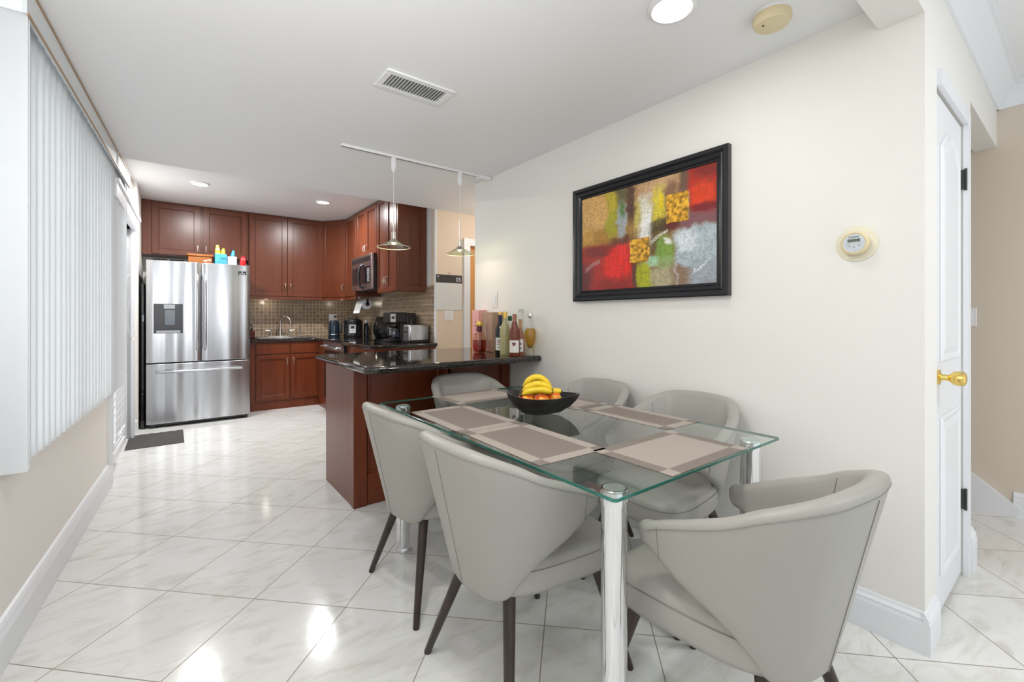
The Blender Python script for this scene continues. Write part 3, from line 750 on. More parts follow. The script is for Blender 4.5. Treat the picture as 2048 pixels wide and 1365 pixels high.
# shaded gap beside the refrigerator built as a black upright infill, plus hose
v = thing('gap_infill', 'shade of the gap built as slim black cleaner with looped hose left of the refrigerator', 'infill', (-.257, 6.35, 0))
MB().box(-.276, -.238, 6.22, 6.50, 0.0, .09).build('infill_foot', M_black, v, bevel=.008)
MB().box(-.274, -.240, 6.26, 6.42, .09, 1.58).build('body', M_black, v, bevel=.01)
MB().tube([(-.257, 6.245, .05), (-.257, 6.24, .25), (-.257, 6.225, .33), (-.257, 6.22, .37), (-.257, 6.25, .40), (-.257, 6.28, .38)], .011, 10).build('hose', M_black, v)
MB().box(-.262, -.246, 6.257, 6.259, 1.16, 1.23).build('label_patch', mat('blue_grey_label', (.35, .40, .50), .4), v, smooth=False)

# floor mat
m = MB(); rr = []
for j in range(3):
    pass
nx, ny = 40, 24
vs = [[m.v(-.345+.435*i/nx+(.0 if j else 0)-.03*(j/ny)*0, 5.31+.60*j/ny, .006+.0015*math.sin(i*.9+j*1.3)+.001*math.sin(i*2.1-j*.7)) for j in range(ny+1)] for i in range(nx+1)]
for i in range(nx):
    for j in range(ny): m.face([vs[i][j], vs[i+1][j], vs[i+1][j+1], vs[i][j+1]])
r_ = bmesh.ops.extrude_face_region(m.bm, geom=list(m.bm.faces)); 
for g_ in r_['geom']:
    if isinstance(g_, bmesh.types.BMVert): g_.co.z = .0005
tag(m.build('floor_mat', M_matfab), 'dark charcoal woven mat on the floor before the refrigerator', 'mat')

# ================================================================ KITCHEN APPLIANCES
mw = thing('microwave', 'stainless and black microwave mounted above the range', 'microwave', (2.08, 5.58, 1.545))
MB().box(1.905, 2.283, 5.205, 5.965, 1.545, 1.972).build('case', M_black, mw, smooth=False)
MW = T(1.88, 5.965, 1.545, -PI/2)
fpl = MB(MW); fpl.box(0, .76, 0, .025, 0, .427); fp_ = fpl.build('front_panel', M_steel, mw, bevel=.004)
MB(MW).box(.04, .70, -.003, .001, .345, .40).build('vent_grille', M_black, mw, smooth=False)
MB(MW).box(.05, .70, -.003, .001, .075, .285).build('door_window', M_blackgl, mw, smooth=False)
MB(MW).tube([(.44, 0, .31), (.44, -.03, .29), (.44, -.05, .20), (.44, -.045, .10), (.44, -.03, .04), (.44, 0, .02)], .013, 12).build('handle', M_black, mw)
kp = MB(MW)
for i in range(3):
    for j in range(8): kp.box(.61+.026*i, .63+.026*i, -.0045, -.002, .095+.021*j, .106+.021*j)
kp.build('keypad', M_grey, mw, smooth=False)

rg = thing('range', 'black and stainless electric range between the worktops', 'range', (1.9, 5.60, 0))
MB().box(1.56, 2.27, 5.222, 5.978, 0.0, .915).build('body', M_black, rg, smooth=False)
MB().box(1.535, 2.27, 5.221, 5.979, .915, .930).build('cooktop', M_blackgl, rg, bevel=.004)
MB().box(1.538, 1.56, 5.23, 5.97, .20, .80).build('oven_door', M_blackgl, rg, smooth=False)
MB().box(1.532, 1.56, 5.225, 5.975, .80, .905).build('oven_door_rail', M_steel, rg, smooth=False)
MB().tube([(1.535, 5.93, .845), (1.495, 5.93, .845), (1.485, 5.90, .845), (1.485, 5.29, .845), (1.495, 5.27, .845), (1.535, 5.27, .845)], .012, 12).build('handle', M_steel, rg)
bgd = MB(); bgd.loops([[(2.20, y, .93), (2.16, y, 1.03), (2.215, y, 1.215), (2.265, y, 1.225), (2.27, y, .93)] for y in (5.24, 5.96)]); gd = bgd.build('backguard', M_blackgl, rg, bevel=.006)
kb = MB()
for y in (5.85,): kb.box(2.176, 2.18, y, y+.01, 1.10, 1.14)
for j in range(5):
    for i in range(3): kb.box(2.176+.009*j-.001, 2.181+.009*j, 5.36+.10*i, 5.43+.10*i, 1.065+.028*j, 1.070+.028*j)
kb.build('printed_marks', M_grey, gd, smooth=False)

# paper towel
pt = thing('paper_towel_holder', 'white paper towel roll on a black bracket under the cabinet', 'paper towel', (2.11, 6.15, 1.385))
MB().tube([(2.11, 6.00, 1.385), (2.11, 6.30, 1.385)], .024, 20).build('bracket', M_black, pt)
q = MB(); q.box(2.095, 2.125, 6.00, 6.015, 1.385, 1.452); q.build('bracket_arm', M_black, pt, smooth=False)
tr = MB()
tr.loops([[(2.11+r_*math.cos(a), y_, 1.385+r_*math.sin(a)) for a in [2*PI*k/36 for k in range(36)]] for r_, y_ in ((.0245, 6.02), (.068, 6.02), (.070, 6.024), (.070, 6.276), (.068, 6.28), (.0245, 6.28))], True, False)
tr.build('towel_roll', M_white, pt)
tl = MB(); sh = [(2.0385, 1.385), (2.030, 1.35), (2.012, 1.30), (2.004, 1.262), (2.0055, 1.261), (2.0135, 1.299), (2.0318, 1.349), (2.0400, 1.385)]
tl.loops([[(x, y, z) for x, z in sh] for y in (6.022, 6.278)]); tl.build('loose_sheet', M_white, pt)

# kettle
def at(o): return wm(o)
kt = thing('electric_kettle', 'dark blue-black electric kettle in the worktop corner', 'kettle', (1.825, 6.56, .9265))
M_navy = mat('navy_gloss_plastic', (.012, .022, .035), .2)
MB().lathe([(0, 0), (.078, 0), (.080, .022), (.076, .026), (.078, .03), (.080, .05), (.074, .15), (.064, .22), (.058, .232), (.02, .24), (0, .24)], (1.825, 6.56, .9265), 32).build('body', M_navy, kt)
MB().lathe([(.0805, .030), (.082, .034), (.082, .040), (.0805, .044)], (1.825, 6.56, .9265), 32).build('chrome_band', M_chrome, kt)
MB().tube([(1.865, 6.52, 1.14), (1.895, 6.49, 1.135), (1.905, 6.475, 1.08), (1.90, 6.48, 1.01), (1.88, 6.50, .975)], .011, 10).build('handle', M_navy, kt)
# pressure cooker
CK = (2.04, 6.40, .9265)
pc = thing('pressure_cooker', 'round black electric pressure cooker with grey keypad', 'pressure cooker', CK)
MB().lathe([(0, 0), (.12, 0), (.125, .02), (.125, .045), (.122, .05), (.122, .20), (.128, .205), (0, .205)], CK, 36).build('body', M_black, pc)
MB().lathe([(.130, .205), (.131, .225), (.115, .245), (.06, .258), (0, .26)], CK, 36).build('lid', M_black, pc)
cv = Vector(CK); MB().tube([tuple(cv+dirp*x+Vector((0, 0, z))) for x, z in ((-.075, .24), (-.06, .275), (0, .292), (.06, .275), (.075, .24))], .009, 10).build('lid_handle', M_black, pc)
fm = MB(Matrix.Translation(cv-dirq*.0) @ Matrix.Rotation(-math.radians(20), 4, 'Z'))
fm.box(-.045, .045, -.131, -.118, .055, .175); kp = fm.build('control_panel', M_grey, pc, bevel=.004)
fm = MB(Matrix.Translation(cv) @ Matrix.Rotation(-math.radians(20), 4, 'Z')); fm.box(-.022, .022, -.1325, -.130, .125, .16); fm.build('display', M_blackgl, pc, smooth=False)
fm = MB(Matrix.Translation(cv) @ Matrix.Rotation(-math.radians(20), 4, 'Z'))
for i in range(4):
    for j in range(3): fm.box(-.038+.02*i, -.024+.02*i, -.1325, -.130, .065+.018*j, .075+.018*j)
fm.build('button', M_white, pc, smooth=False)
# bottle and canister
bt = thing('spray_bottle', 'tall dark blue bottle with white cap beside the pressure cooker', 'bottle', (2.215, 6.36, .9265))
MB().lathe([(0, 0), (.032, 0), (.033, .01), (.033, .17), (.02, .195), (.014, .20), (0, .20)], (2.215, 6.36, .9265), 24).build('body', M_navy, bt)
MB().lathe([(.0, .20), (.017, .20), (.017, .24), (0, .242)], (2.215, 6.36, .9265), 20).build('cap', M_white, bt)
bt = thing('canister', 'orange and white printed canister behind the blue bottle', 'canister', (2.19, 6.53, .9265))
M_prt = mat('orange_white_print', (.7, .3, .1), .4); c = coords(M_prt); n = noise(M_prt, c, 22, 2); base(M_prt, ramp(M_prt, n, [(.4, (.55, .17, .04)), (.5, (.7, .6, .5)), (.6, (.7, .7, .72))]))
MB().lathe([(0, 0), (.035, 0), (.036, .01), (.036, .185), (0, .185)], (2.19, 6.53, .9265), 24).build('body', M_prt, bt)
MB().lathe([(0, .185), (.037, .185), (.037, .20), (0, .202)], (2.19, 6.53, .9265), 24).build('lid', M_white, bt)

# sink, faucet, soap
sk = thing('sink', 'stainless steel drop-in sink in the black worktop', 'sink', (1.2, 6.8, .926))
q = MB(); q.box(.88, 1.54, 6.52, 6.55, .927, .934); q.box(.88, 1.54, 6.93, 7.06, .927, .934); q.box(.88, .91, 6.55, 6.93, .927, .934); q.box(1.51, 1.54, 6.55, 6.93, .927, .934); q.build('rim', M_steel, sk, bevel=.003)
q = MB(); q.box(.91, 1.51, 6.55, 6.93, .9265, .9285); q.build('basin', mat('dark_basin_steel', (.25, .25, .26), .35, 1), sk, smooth=False)
fc = thing('faucet', 'arched brushed nickel faucet behind the sink', 'faucet', (1.21, 6.99, .9345))
pts = [(1.21, 6.99, .9345), (1.21, 6.99, 1.14)]+[(1.21+.055*(1-math.cos(a)), 6.99-.05*(1-math.cos(a)), 1.14+.075*math.sin(a)) for a in [PI*k/10 for k in range(1, 11)]]+[(1.325, 6.885, 1.10)]
MB().tube(pts, [.026, .0125]+[.0115]*10+[.014], 14).build('spout', M_nickel, fc)
MB().box(1.06, 1.36, 6.965, 7.015, .9345, .944).build('base_plate', M_nickel, fc, bevel=.004)
for sx in (-1, 1):
    x = 1.21+sx*.115; q = MB(); q.lathe([(.022, .944), (.018, .97), (.010, 1.0), (.012, 1.02), (0, 1.03)], (x, 6.99, 0), 18); q.tube([(x, 6.99, 1.02), (x+sx*.075, 6.98, 1.025)], [.007, .005], 8); q.build('lever', M_nickel, fc)
q = MB(); q.lathe([(.020, .9345), (.018, .95), (.012, .97), (.013, 1.03), (.015, 1.06), (0, 1.065)], (1.47, 6.99, 0), 18); tag(q.build('sink_sprayer', M_nickel), 'upright nickel side sprayer right of the faucet', 'sprayer')
M_soap = mat('dark_red_soap', (.09, .006, .008), .15)
sp = thing('soap_bottle', 'dark red pump soap bottle at the left of the sink', 'bottle', (.86, 6.92, .9345))
SB = (.855, 6.94, .9265)
MB().box(.820, .890, 6.92, 6.975, .927, 1.03).build('bottle', M_soap, sp, bevel=.012, seg=3)
q = MB(); q.cyl((.855, 6.947, 1.03), (.855, 6.947, 1.06), .014, .011); q.cyl((.855, 6.947, 1.06), (.855, 6.947, 1.10), .005); q.tube([(.855, 6.947, 1.10), (.83, 6.935, 1.103)], .007, 8); q.build('pump', M_black, sp)

# wall plates
def plate(label, cat, m, w, h, kind):
    p = thing('wall_plate', label, cat, tuple(m.translation)); p.name = kind
    MB(m).box(-w/2, w/2, -.006, 0, -h/2, h/2).build('cover_plate', M_white, p, bevel=.002, seg=1, smooth=False)
    return p
mt_ = T(1.965, 7.126, 1.20); p = plate('double outlet with black plug on the tiled wall above the kettle', 'outlet', mt_, .12, .115, 'wall_outlet')
q = MB(mt_)
for x in (-.03, .03):
    for z in (-.025, .025): q.box(x-.014, x+.014, -.009, -.006, z-.016, z+.016)
q.build('socket', M_white, p, smooth=False)
MB(mt_).box(.015, .045, -.035, -.0095, .005, .035).build('plug', M_black, p, smooth=False)
mt_ = T(2.452, 4.379, 1.224); p = plate('double rocker switch plate below the calendar', 'switch', mt_, .115, .115, 'light_switch')
for x in (-.024, .024): MB(mt_).box(x-.017, x+.017, -.010, -.006, -.033, .033).build('rocker', M_white, p, smooth=False)
mt_ = T(2.139, 3.04, 1.352, -PI/2); p = plate('single white rocker switch on the cream wall above the bottles', 'switch', mt_, .075, .125, 'light_switch')
MB(mt_).box(-.017, .017, -.010, -.006, -.033, .033).build('rocker', M_white, p, smooth=False)
mt_ = T(4.049, .515, 1.205, -PI/2); p = plate('white switch plate on the beige stair wall', 'switch', mt_, .12, .12, 'light_switch')
for x in (-.024, .024): MB(mt_).box(x-.017, x+.017, -.010, -.006, -.033, .033).build('rocker', M_white, p, smooth=False)

# coffee maker
cm = thing('coffee_maker', 'black drip coffee maker with glass carafe and steel accent', 'coffee maker', (2.105, 4.88, .9265))
z0 = .9265
MB().box(1.925, 2.245, 4.78, 4.98, z0, z0+.03).build('base', M_black, cm, bevel=.006)
MB().box(2.135, 2.245, 4.78, 4.98, z0+.03, z0+.33).build('water_tank', M_black, cm, bevel=.01)
hd = MB(); hd.box(1.925, 2.140, 4.785, 4.975, z0+.215, z0+.335); hdo = hd.build('brew_head', M_black, cm, bevel=.01)
MB().box(1.937, 1.997, 4.777, 4.7845, z0+.225, z0+.318).build('steel_accent', M_steel, hdo, smooth=False)
q = MB(); q.lathe([(.016, 0), (.016, .006), (0, .006)]); q.bm.transform(T(1.967, 4.7765, z0+.275) @ Matrix.Rotation(PI/2, 4, 'X')); q.build('dial', M_black, hdo)
text('BLACK+DECKER', .018, T(2.185, 4.779, z0+.19) @ UP @ Matrix.Rotation(PI/2, 4, 'Z'), M_grey, cm)
cf = MB(); cf.lathe([(0, .032), (.060, .032), (.068, .06), (.070, .10), (.062, .145), (.048, .165), (.052, .178), (.046, .176), (.042, .165), (.056, .143), (.064, .10), (.062, .062), (0, .04)], (2.020, 4.88, z0), 28)
cfo = cf.build('carafe', pane('blue_grey_carafe_glass', (.70, .72, .82), ior=2.2), cm)
MB().lathe([(0, .178), (.05, .176), (.048, .196), (0, .20)], (2.020, 4.88, z0), 24).build('carafe_lid', M_black, cfo)
MB().lathe([(.0635, .150), (.0645, .155), (.057, .158)], (2.020, 4.88, z0), 24).build('carafe_band', M_chrome, cfo)
MB().tube([(1.970, 4.84, z0+.175), (1.925, 4.80, z0+.175), (1.910, 4.785, z0+.14), (1.915, 4.79, z0+.08), (1.955, 4.83, z0+.06)], .009, 8).build('carafe_handle', M_black, cfo)
# toaster
ts = thing('toaster', 'steel and black toaster reflecting tan tile at the worktop end', 'toaster', (2.15, 4.6, z0))
MB().box(2.035, 2.275, 4.50, 4.68, z0+.012, z0+.197).build('body', M_steel, ts, bevel=.02, seg=4)
MB().box(2.02, 2.28, 4.495, 4.685, z0, z0+.028).build('base', M_black, ts, bevel=.004)
MB().box(2.268, 2.284, 4.505, 4.675, z0+.02, z0+.19).build('end_cap', M_black, ts, bevel=.008)
q = MB(); q.box(2.07, 2.24, 4.55, 4.575, z0+.196, z0+.199); q.box(2.07, 2.24, 4.61, 4.635, z0+.196, z0+.199); q.build('slot', M_black, ts, smooth=False)
MB().box(2.012, 2.035, 4.575, 4.605, z0+.11, z0+.125).build('lever', M_black, ts, smooth=False)

# ================================================================ BOTTLES ON THE COUNTER
ZC = .9265
def liquid(name, col): return pane(name, col, (.8, .8, .8), 1.35)
def bottle(x, y, prof, gm, label, parts=(), ff=1.0, liq=None, flat=None, n=28, a=0):
    """prof: (radius, height); parts: (name, material, profile)"""
    t = thing('bottle', label, 'bottle', (x, y, ZC), a, 'bottles at the wall end of the counter')
    sy = flat or 1
    def L(pr):
        m = MB(T(x, y, ZC, a)); m.lathe(pr, (0, 0, 0), n, 1, sy); return m
    L(prof).build('glass', gm, t)
    if liq: L([(max(r-.003, 0), h) for r, h in liq[1]]).build('liquid', liq[0], t)
    for nme, mt, pr in parts:
        L(pr).build(nme, mt, t)
    return t
M_gold = mat('gold_foil', (.80, .50, .12), .3, .7); M_paper = mat('white_label_paper', (.80, .78, .72), .6); M_cork = mat('cork', (.50, .30, .15), .7)
def label_patch(t, x, y, r, z0_, z1_, mt, half=55, lean=0, lines=None):
    """curved label on the side facing the room (-X-Y)"""
    m = MB(); c0 = math.radians(225+lean); rings = []
    for k in range(13):
        a = c0+math.radians(half)*(k/6-1); rings.append([(x+(r+d)*math.cos(a), y+(r+d)*math.sin(a), ZC+z) for d, z in ((0.0006, z0_), (.0018, z0_), (.0018, z1_), (.0006, z1_))])
    m.loops(rings); lb = m.build('label_patch', mt, t)
    if lines:
        q = MB()
        for z_, w_, h_ in lines:
            rg_ = []
            for k in range(7):
                a = c0+math.radians(half)*w_*(k/3-1); rg_.append([(x+(r+d)*math.cos(a), y+(r+d)*math.sin(a), ZC+z) for d, z in ((0.0018, z_), (.0024, z_), (.0024, z_+h_), (.0018, z_+h_))])
            q.loops(rg_)
        q.build('print', mat('label_ink', (.22, .07, .10), .6), lb)
# pink and wooden gift boxes
pb = thing('gift_box', 'pink card bottle box at the end of the counter by the wall corner', 'box', (2.09, 3.20, ZC))
M_pink = mat('pink_card', (.85, .42, .40), .5)
MB().box(2.05, 2.13, 3.15, 3.25, ZC, ZC+.30).build('carton', M_pink, pb, smooth=False)
MB().box(2.049, 2.131, 3.149, 3.251, ZC+.30, ZC+.338).build('lid', M_pink, pb, smooth=False)
q = MB()
for k, z in enumerate((.07, .10, .13, .17, .20, .235)): q.box(2.0485, 2.0495, 3.175, 3.215-.01*(k % 2), ZC+z, ZC+z+.008)
q.build('print', mat('plum_ink', (.20, .04, .08), .5), pb, smooth=False)
wb = thing('wooden_box', 'slim upright wooden bottle box behind the dark wine bottle', 'box', (2.07, 2.97, ZC))
M_wb = wood('pale_box_wood', (.36, .22, .15), (.47, .31, .22), .55, (20, 20, 2))
MB().box(2.02, 2.12, 2.90, 3.05, ZC, ZC+.318).build('carcass', M_wb, wb, bevel=.002, seg=1)
MB().box(2.0155, 2.02, 2.905, 3.045, ZC+.004, ZC+.314).build('sliding_lid', M_wb, wb, smooth=False)
text('RESERVA ESPECIAL', .018, T(2.0152, 2.975, ZC+.16, -PI/2) @ UP @ Matrix.Rotation(PI/2, 4, 'Z'), mat('burnt_ink', (.10, .05, .04), .6), wb)

bottle(1.94, 2.97, [(.040, 0), (.052, .012), (.056, .05), (.054, .11), (.040, .145), (.020, .165), (.019, .185), (0, .186)], pane('cognac_glass', (.9, .8, .7)),
       'squat round bottle of red-amber spirit with gold stopper before the pink box',
       [('capsule', mat('plum_capsule', (.10, .01, .02), .35), [(.021, .160), (.0215, .205), (0, .206)]), ('stopper', M_gold, [(.023, .206), (.026, .215), (.026, .232), (.02, .245), (0, .246)])],
       liq=(liquid('red_amber_liquid', (.62, .16, .03)), [(.040, .006), (.052, .016), (.055, .05), (.054, .098), (0, .099)]))
t = bottle(1.97, 2.73, [(.033, 0), (.037, .006), (.037, .16), (.033, .195), (.017, .235), (.0145, .25), (.0145, .29), (0, .292)], mat('black_bottle_glass', (.006, .008, .012), .06),
           'dark blue-black wine bottle with white label and gold cap', [('capsule', mat('navy_foil', (.02, .03, .08), .3, .4), [(.0155, .245), (.0158, .293), (0, .294)]), ('stopper', M_gold, [(.0158, .294), (.016, .315), (0, .316)])])
label_patch(t, 1.97, 2.73, .037, .03, .125, M_paper, 50, 0, [(.10, .6, .006), (.085, .5, .008), (.07, .6, .005), (.05, .5, .004)])
bottle(1.95, 2.64, [(.036, 0), (.039, .006), (.0385, .05), (.036, .09), (.040, .15), (.036, .20), (.018, .245), (.0145, .26), (.0145, .29), (0, .291)], mat('frosted_yellow_glass', (.74, .72, .40), .3, Transmission_Weight=.6),
       'pale yellow-green frosted curved bottle with gold cap', [('capsule', M_gold, [(.0152, .270), (.0156, .318), (0, .319)])])
bottle(2.04, 2.70, [(.026, 0), (.030, .006), (.030, .17), (.024, .20), (.013, .22), (.013, .25), (0, .251)], M_clear,
       'slim clear bottle of bright yellow liqueur with green cap', [('cap', mat('dark_green_cap', (.01, .10, .03), .4), [(.0155, .250), (.0165, .262), (.0165, .282), (.012, .288), (0, .289)])],
       liq=(liquid('bright_yellow_liquid', (.93, .78, .02)), [(.026, .006), (.029, .01), (.030, .168), (0, .169)]))
t = bottle(1.93, 2.50, [(.034, 0), (.037, .006), (.037, .14), (.034, .18), (.018, .235), (.014, .25), (.014, .285), (0, .286)], mat('rose_brown_glass', (.22, .045, .022), .25, Transmission_Weight=.25),
           'red-brown rose wine bottle with a large white label in front', [('capsule', mat('bronze_foil', (.36, .16, .09), .4, .4), [(.0148, .245), (.0152, .300), (0, .301)])])
label_patch(t, 1.93, 2.50, .037, .028, .115, M_paper, 58, 0, [(.085, .35, .014), (.075, .2, .010)])
t = bottle(2.000, 2.52, [(.027, 0), (.030, .006), (.030, .12), (.026, .155), (.0125, .185), (.0125, .21), (0, .211)], mat('pinkish_brown_glass', (.38, .14, .08), .3, Transmission_Weight=.3),
           'shorter brown bottle with wooden stopper and pale label', [('stopper', M_cork, [(.0135, .195), (.014, .262), (0, .263)])])
label_patch(t, 2.000, 2.52, .030, .03, .12, M_paper, 45, 0, [(.08, .4, .012), (.05, .4, .01)])
bottle(2.10, 2.64, [(.020, 0), (.024, .006), (.024, .30), (.019, .315), (.019, .338), (0, .339)], M_clear, 'tall narrow clear bottle standing against the wall', [('cap', mat('pale_green_cap', (.55, .60, .52), .4), [(.0195, .312), (.0195, .340), (0, .341)])])
TQ = (2.085, 2.512)
t = bottle(*TQ, [(.012, .050), (.024, .060), (.038, .10), (.044, .14), (.042, .175), (.032, .20), (.014, .215), (.0115, .25), (.0115, .27), (.0, .271)], M_clear,
           'clear bulbous spirit bottle on short glass legs with silver ball stopper', [('stopper', M_chrome, [(.010, .271), (.014, .28), (.016, .292), (.012, .305), (0, .308)])],
           liq=(liquid('golden_liquid', (.90, .70, .28)), [(.012, .052), (.024, .062), (.038, .10), (.044, .14), (.042, .175), (.036, .195), (0, .196)]))
for k in range(5):
    a = 2*PI*k/5; m = MB(); m.tube([(TQ[0]+.016*math.cos(a), TQ[1]+.016*math.sin(a), ZC+.066), (TQ[0]+.030*math.cos(a), TQ[1]+.030*math.sin(a), ZC+.03), (TQ[0]+.032*math.cos(a), TQ[1]+.032*math.sin(a), ZC)], [.009, .006, .007], 10); m.build('leg', M_clear, t)

# ================================================================ CEILING FIXTURES
def downlight(x, y, z, r, label):
    t = thing('recessed_light', label, 'ceiling light', (x, y, z))
    MB().lathe([(r, 0), (r, -.008), (r*.86, -.014), (r*.80, -.010), (r*.80, 0)], (x, y, z), 40).build('trim_ring', M_white, t)
    MB().lathe([(0, -.002), (r*.80, -.004), (r*.79, -.008), (0, -.009)], (x, y, z), 40).build('lens', M_lens, t)
downlight(1.515, .98, CEIL, .088, 'large round lit recessed lamp above the near end of the table')
downlight(.227, 5.65, KCEIL, .085, 'round lit recessed lamp above the refrigerator, left of the two in the kitchen')
downlight(1.444, 5.65, KCEIL, .085, 'round lit recessed lamp in the kitchen near the corner cabinet')
downlight(.35, .98, CEIL, .088, 'added round recessed lamp out of view in the dining ceiling on the window side')  # unseen fixture added to go with the left wall fill
sd = thing('smoke_detector', 'yellowed round smoke detector on the ceiling', 'smoke detector', (1.86, .765, CEIL))
M_old = mat('yellowed_plastic', (.74, .64, .40), .45)
MB().lathe([(0, 0), (.068, 0), (.068, -.008), (0, -.008)], (1.86, .765, CEIL), 40).build('mounting_plate', M_white, sd)
MB().lathe([(.066, -.008), (.068, -.03), (.060, -.044), (.03, -.048), (0, -.048)], (1.86, .765, CEIL), 40).build('cover', M_old, sd)
MB().lathe([(.004, -.048), (.004, -.050), (0, -.050)], (1.83, .785, CEIL), 12).build('test_button', M_black, sd)

vt = thing('ceiling_vent', 'white rectangular louvred air vent in the ceiling', 'vent', (.995, 2.127, CEIL))
q = MB(); x0, x1, y0, y1 = .81, 1.18, 2.03, 2.223; zz = CEIL
for a in ((x0, x1, y0, y0+.035), (x0, x1, y1-.035, y1), (x0, x0+.035, y0+.035, y1-.035), (x1-.035, x1, y0+.035, y1-.035)): q.box(*a, zz-.010, zz)
q.build('frame', M_white, vt, bevel=.004)
MB().box(x0+.03, x1-.03, y0+.03, y1-.03, zz-.0015, zz-.0005).build('duct', mat('dark_duct', (.22, .225, .23), .7), vt, smooth=False)
q = MB()
for k in range(18):
    x = x0+.045+k*(x1-x0-.09)/17; q.box(-.0085, .0085, y0+.03, y1-.03, -.0006, .0006, T(x, 0, zz-.008) @ Matrix.Rotation(math.radians(-36), 4, 'Y'))
q.build('slats', M_white, vt, smooth=False)

# track and pendants
tk = thing('track_rail', 'thin white ceiling track carrying two pendant lamps', 'lighting track', (1.5, 3.11, CEIL))
MB().box(.912, 2.02, 3.095, 3.127, CEIL-.018, CEIL).build('rail', M_white, tk, bevel=.002)
MB().box(.914, 1.99, 3.107, 3.115, CEIL-.0187, CEIL-.0175).build('slot', M_black, tk, smooth=False)
MB().box(2.02, 2.135, 3.085, 3.137, CEIL-.028, CEIL).build('power_feed', M_white, tk, bevel=.003)
def make_pendant(x, y, label):
    t = thing('pendant_lamp', label, 'pendant lamp', (x, y, CEIL-.019), 0, 'pendant lamps over the counter')
    zt = CEIL-.019
    MB().lathe([(0, 0), (.019, 0), (.019, -.085), (.014, -.09), (.006, -.105), (0, -.106)], (x, y, zt), 20).build('track_adapter', M_white, t)
    MB().tube([(x, y, zt-.10), (x, y, 1.98)], .0022, 8).build('cord', M_white, t)
    MB().tube([(x, y, 1.98), (x, y, 1.82)], .0045, 10).build('stem', M_nickel, t)
    MB().lathe([(0, 1.826), (.016, 1.826), (.0165, 1.776), (.022, 1.770), (.045, 1.748), (.048, 1.744), (.040, 1.745), (.018, 1.765), (0, 1.768)], (x, y, 0), 28).build('socket_cover', M_nickel, t)
    MB().lathe([(.040, 1.757), (.06, 1.745), (.09, 1.730), (.118, 1.717), (.1185, 1.714), (.09, 1.7265), (.06, 1.7415), (.040, 1.7535)], (x, y, 0), 48).build('glass_shade', M_shade, t)
    MB().tube([(x+.1185*math.cos(2*PI*k/48), y+.1185*math.sin(2*PI*k/48), 1.7155) for k in range(48)], .0018, 6, True).build('shade_rim', mat('pale_rim_glass', (.75, .80, .65), .2), t)
    MB().ball((x, y, 1.748), .014, 14, 8).build('bulb', M_bulb, t)
    return t
pl = make_pendant(1.285, 3.11, 'pendant lamp with glass saucer shade, in front of the wall cabinets')
dup(pl, (1.842, 3.11, CEIL-.019), 0, 'pendant lamp with glass saucer shade hanging before the cream hall wall')

# ================================================================ WALL PIECES
# painting
pf = thing('framed_painting', 'large abstract red and gold painting in a black frame', 'painting', (2.14, 1.582, 1.672))
y0, y1, z0_, z1_ = 1.062, 2.10, 1.307, 2.036
FR = [(0, 0), (0, .030), (.006, .034), (.022, .036), (.030, .028), (.036, .030), (.050, .022), (.056, .014), (.064, .016), (.068, .010), (.068, 0)]   # (inward, out of wall)
fm = MB(); X0 = 2.138; rings = []
for sy, sz in ((y1, z0_), (y0, z0_), (y0, z1_), (y1, z1_), (y1, z0_)):
    dy = 1 if sy == y0 else -1; dz = 1 if sz == z0_ else -1
    rings.append([(X0-o_, sy+dy*i_, sz+dz*i_) for i_, o_ in FR])
fm.loops(rings, True, False)
fm.build('frame', mat('black_lacquer_frame', (.012, .013, .017), .22), pf, sharp=20)
NX, NZ = 300, 200
rs = np.random.RandomState(4)
def vnoise(sx, sz, seed):
    r = np.random.RandomState(seed); gx = int(sx)+3; gz = int(sz)+3; g = r.rand(gz, gx)
    u = np.linspace(0, sx, NX); v_ = np.linspace(0, sz, NZ); iu = u.astype(int); iv = v_.astype(int); fu = u-iu; fv = v_-iv; fu = fu*fu*(3-2*fu); fv = fv*fv*(3-2*fv)
    a = g[iv][:, iu]; b = g[iv][:, iu+1]; c = g[iv+1][:, iu]; d = g[iv+1][:, iu+1]
    return (a*(1-fu)+b*fu)*(1-fv)[:, None]+(c*(1-fu)+d*fu)*fv[:, None]
Ut, Vg = np.meshgrid(np.linspace(0, 1, NX), np.linspace(1, 0, NZ)[::-1])      # U left->right, V bottom->top
Ug = np.interp(Ut, [0, .2, .423, .569, .686, .836, 1], [0, .165, .362, .507, .633, .807, 1])
nl = vnoise(8, 6, 1)+.5*vnoise(20, 15, 2)+.25*vnoise(50, 36, 3)-.87; ns = vnoise(90, 8, 5)-.5; nh = vnoise(10, 60, 6)-.5; nf = vnoise(100, 70, 8)-.5; nm = vnoise(30, 22, 9)-.5
Ud = Ug+.035*nl+.02*nm; Vd = Vg+.05*vnoise(9, 5, 11)-.025+.03*nm
img = np.zeros((NZ, NX, 3)); img[:] = (.26, .15, .06)
def sm(x, e0, e1): t_ = np.clip((x-e0)/(e1-e0), 0, 1); return t_*t_*(3-2*t_)
def patch(x0, x1, y0, y1, col, soft=.25, amt=1, p=4):
    cx, cy, rx, ry = (x0+x1)/2, (y0+y1)/2, (x1-x0)/2, (y1-y0)/2
    d = (np.abs((Ud-cx)/rx)**p+np.abs((Vd-cy)/ry)**p)**(1/p)
    a = (1-sm(d, 1-soft, 1+soft))*amt*np.clip(.95+.5*nf, 0, 1)
    img[:] = img*(1-a[..., None])+np.array(col)*a[..., None]
TAN = (.72, .42, .14)
patch(-.1, .25, .60, 1.1, TAN); patch(-.1, .30, .46, .62, (.42, .22, .03), .4); patch(.0, .1, .50, .66, (.60, .33, .07), .5)
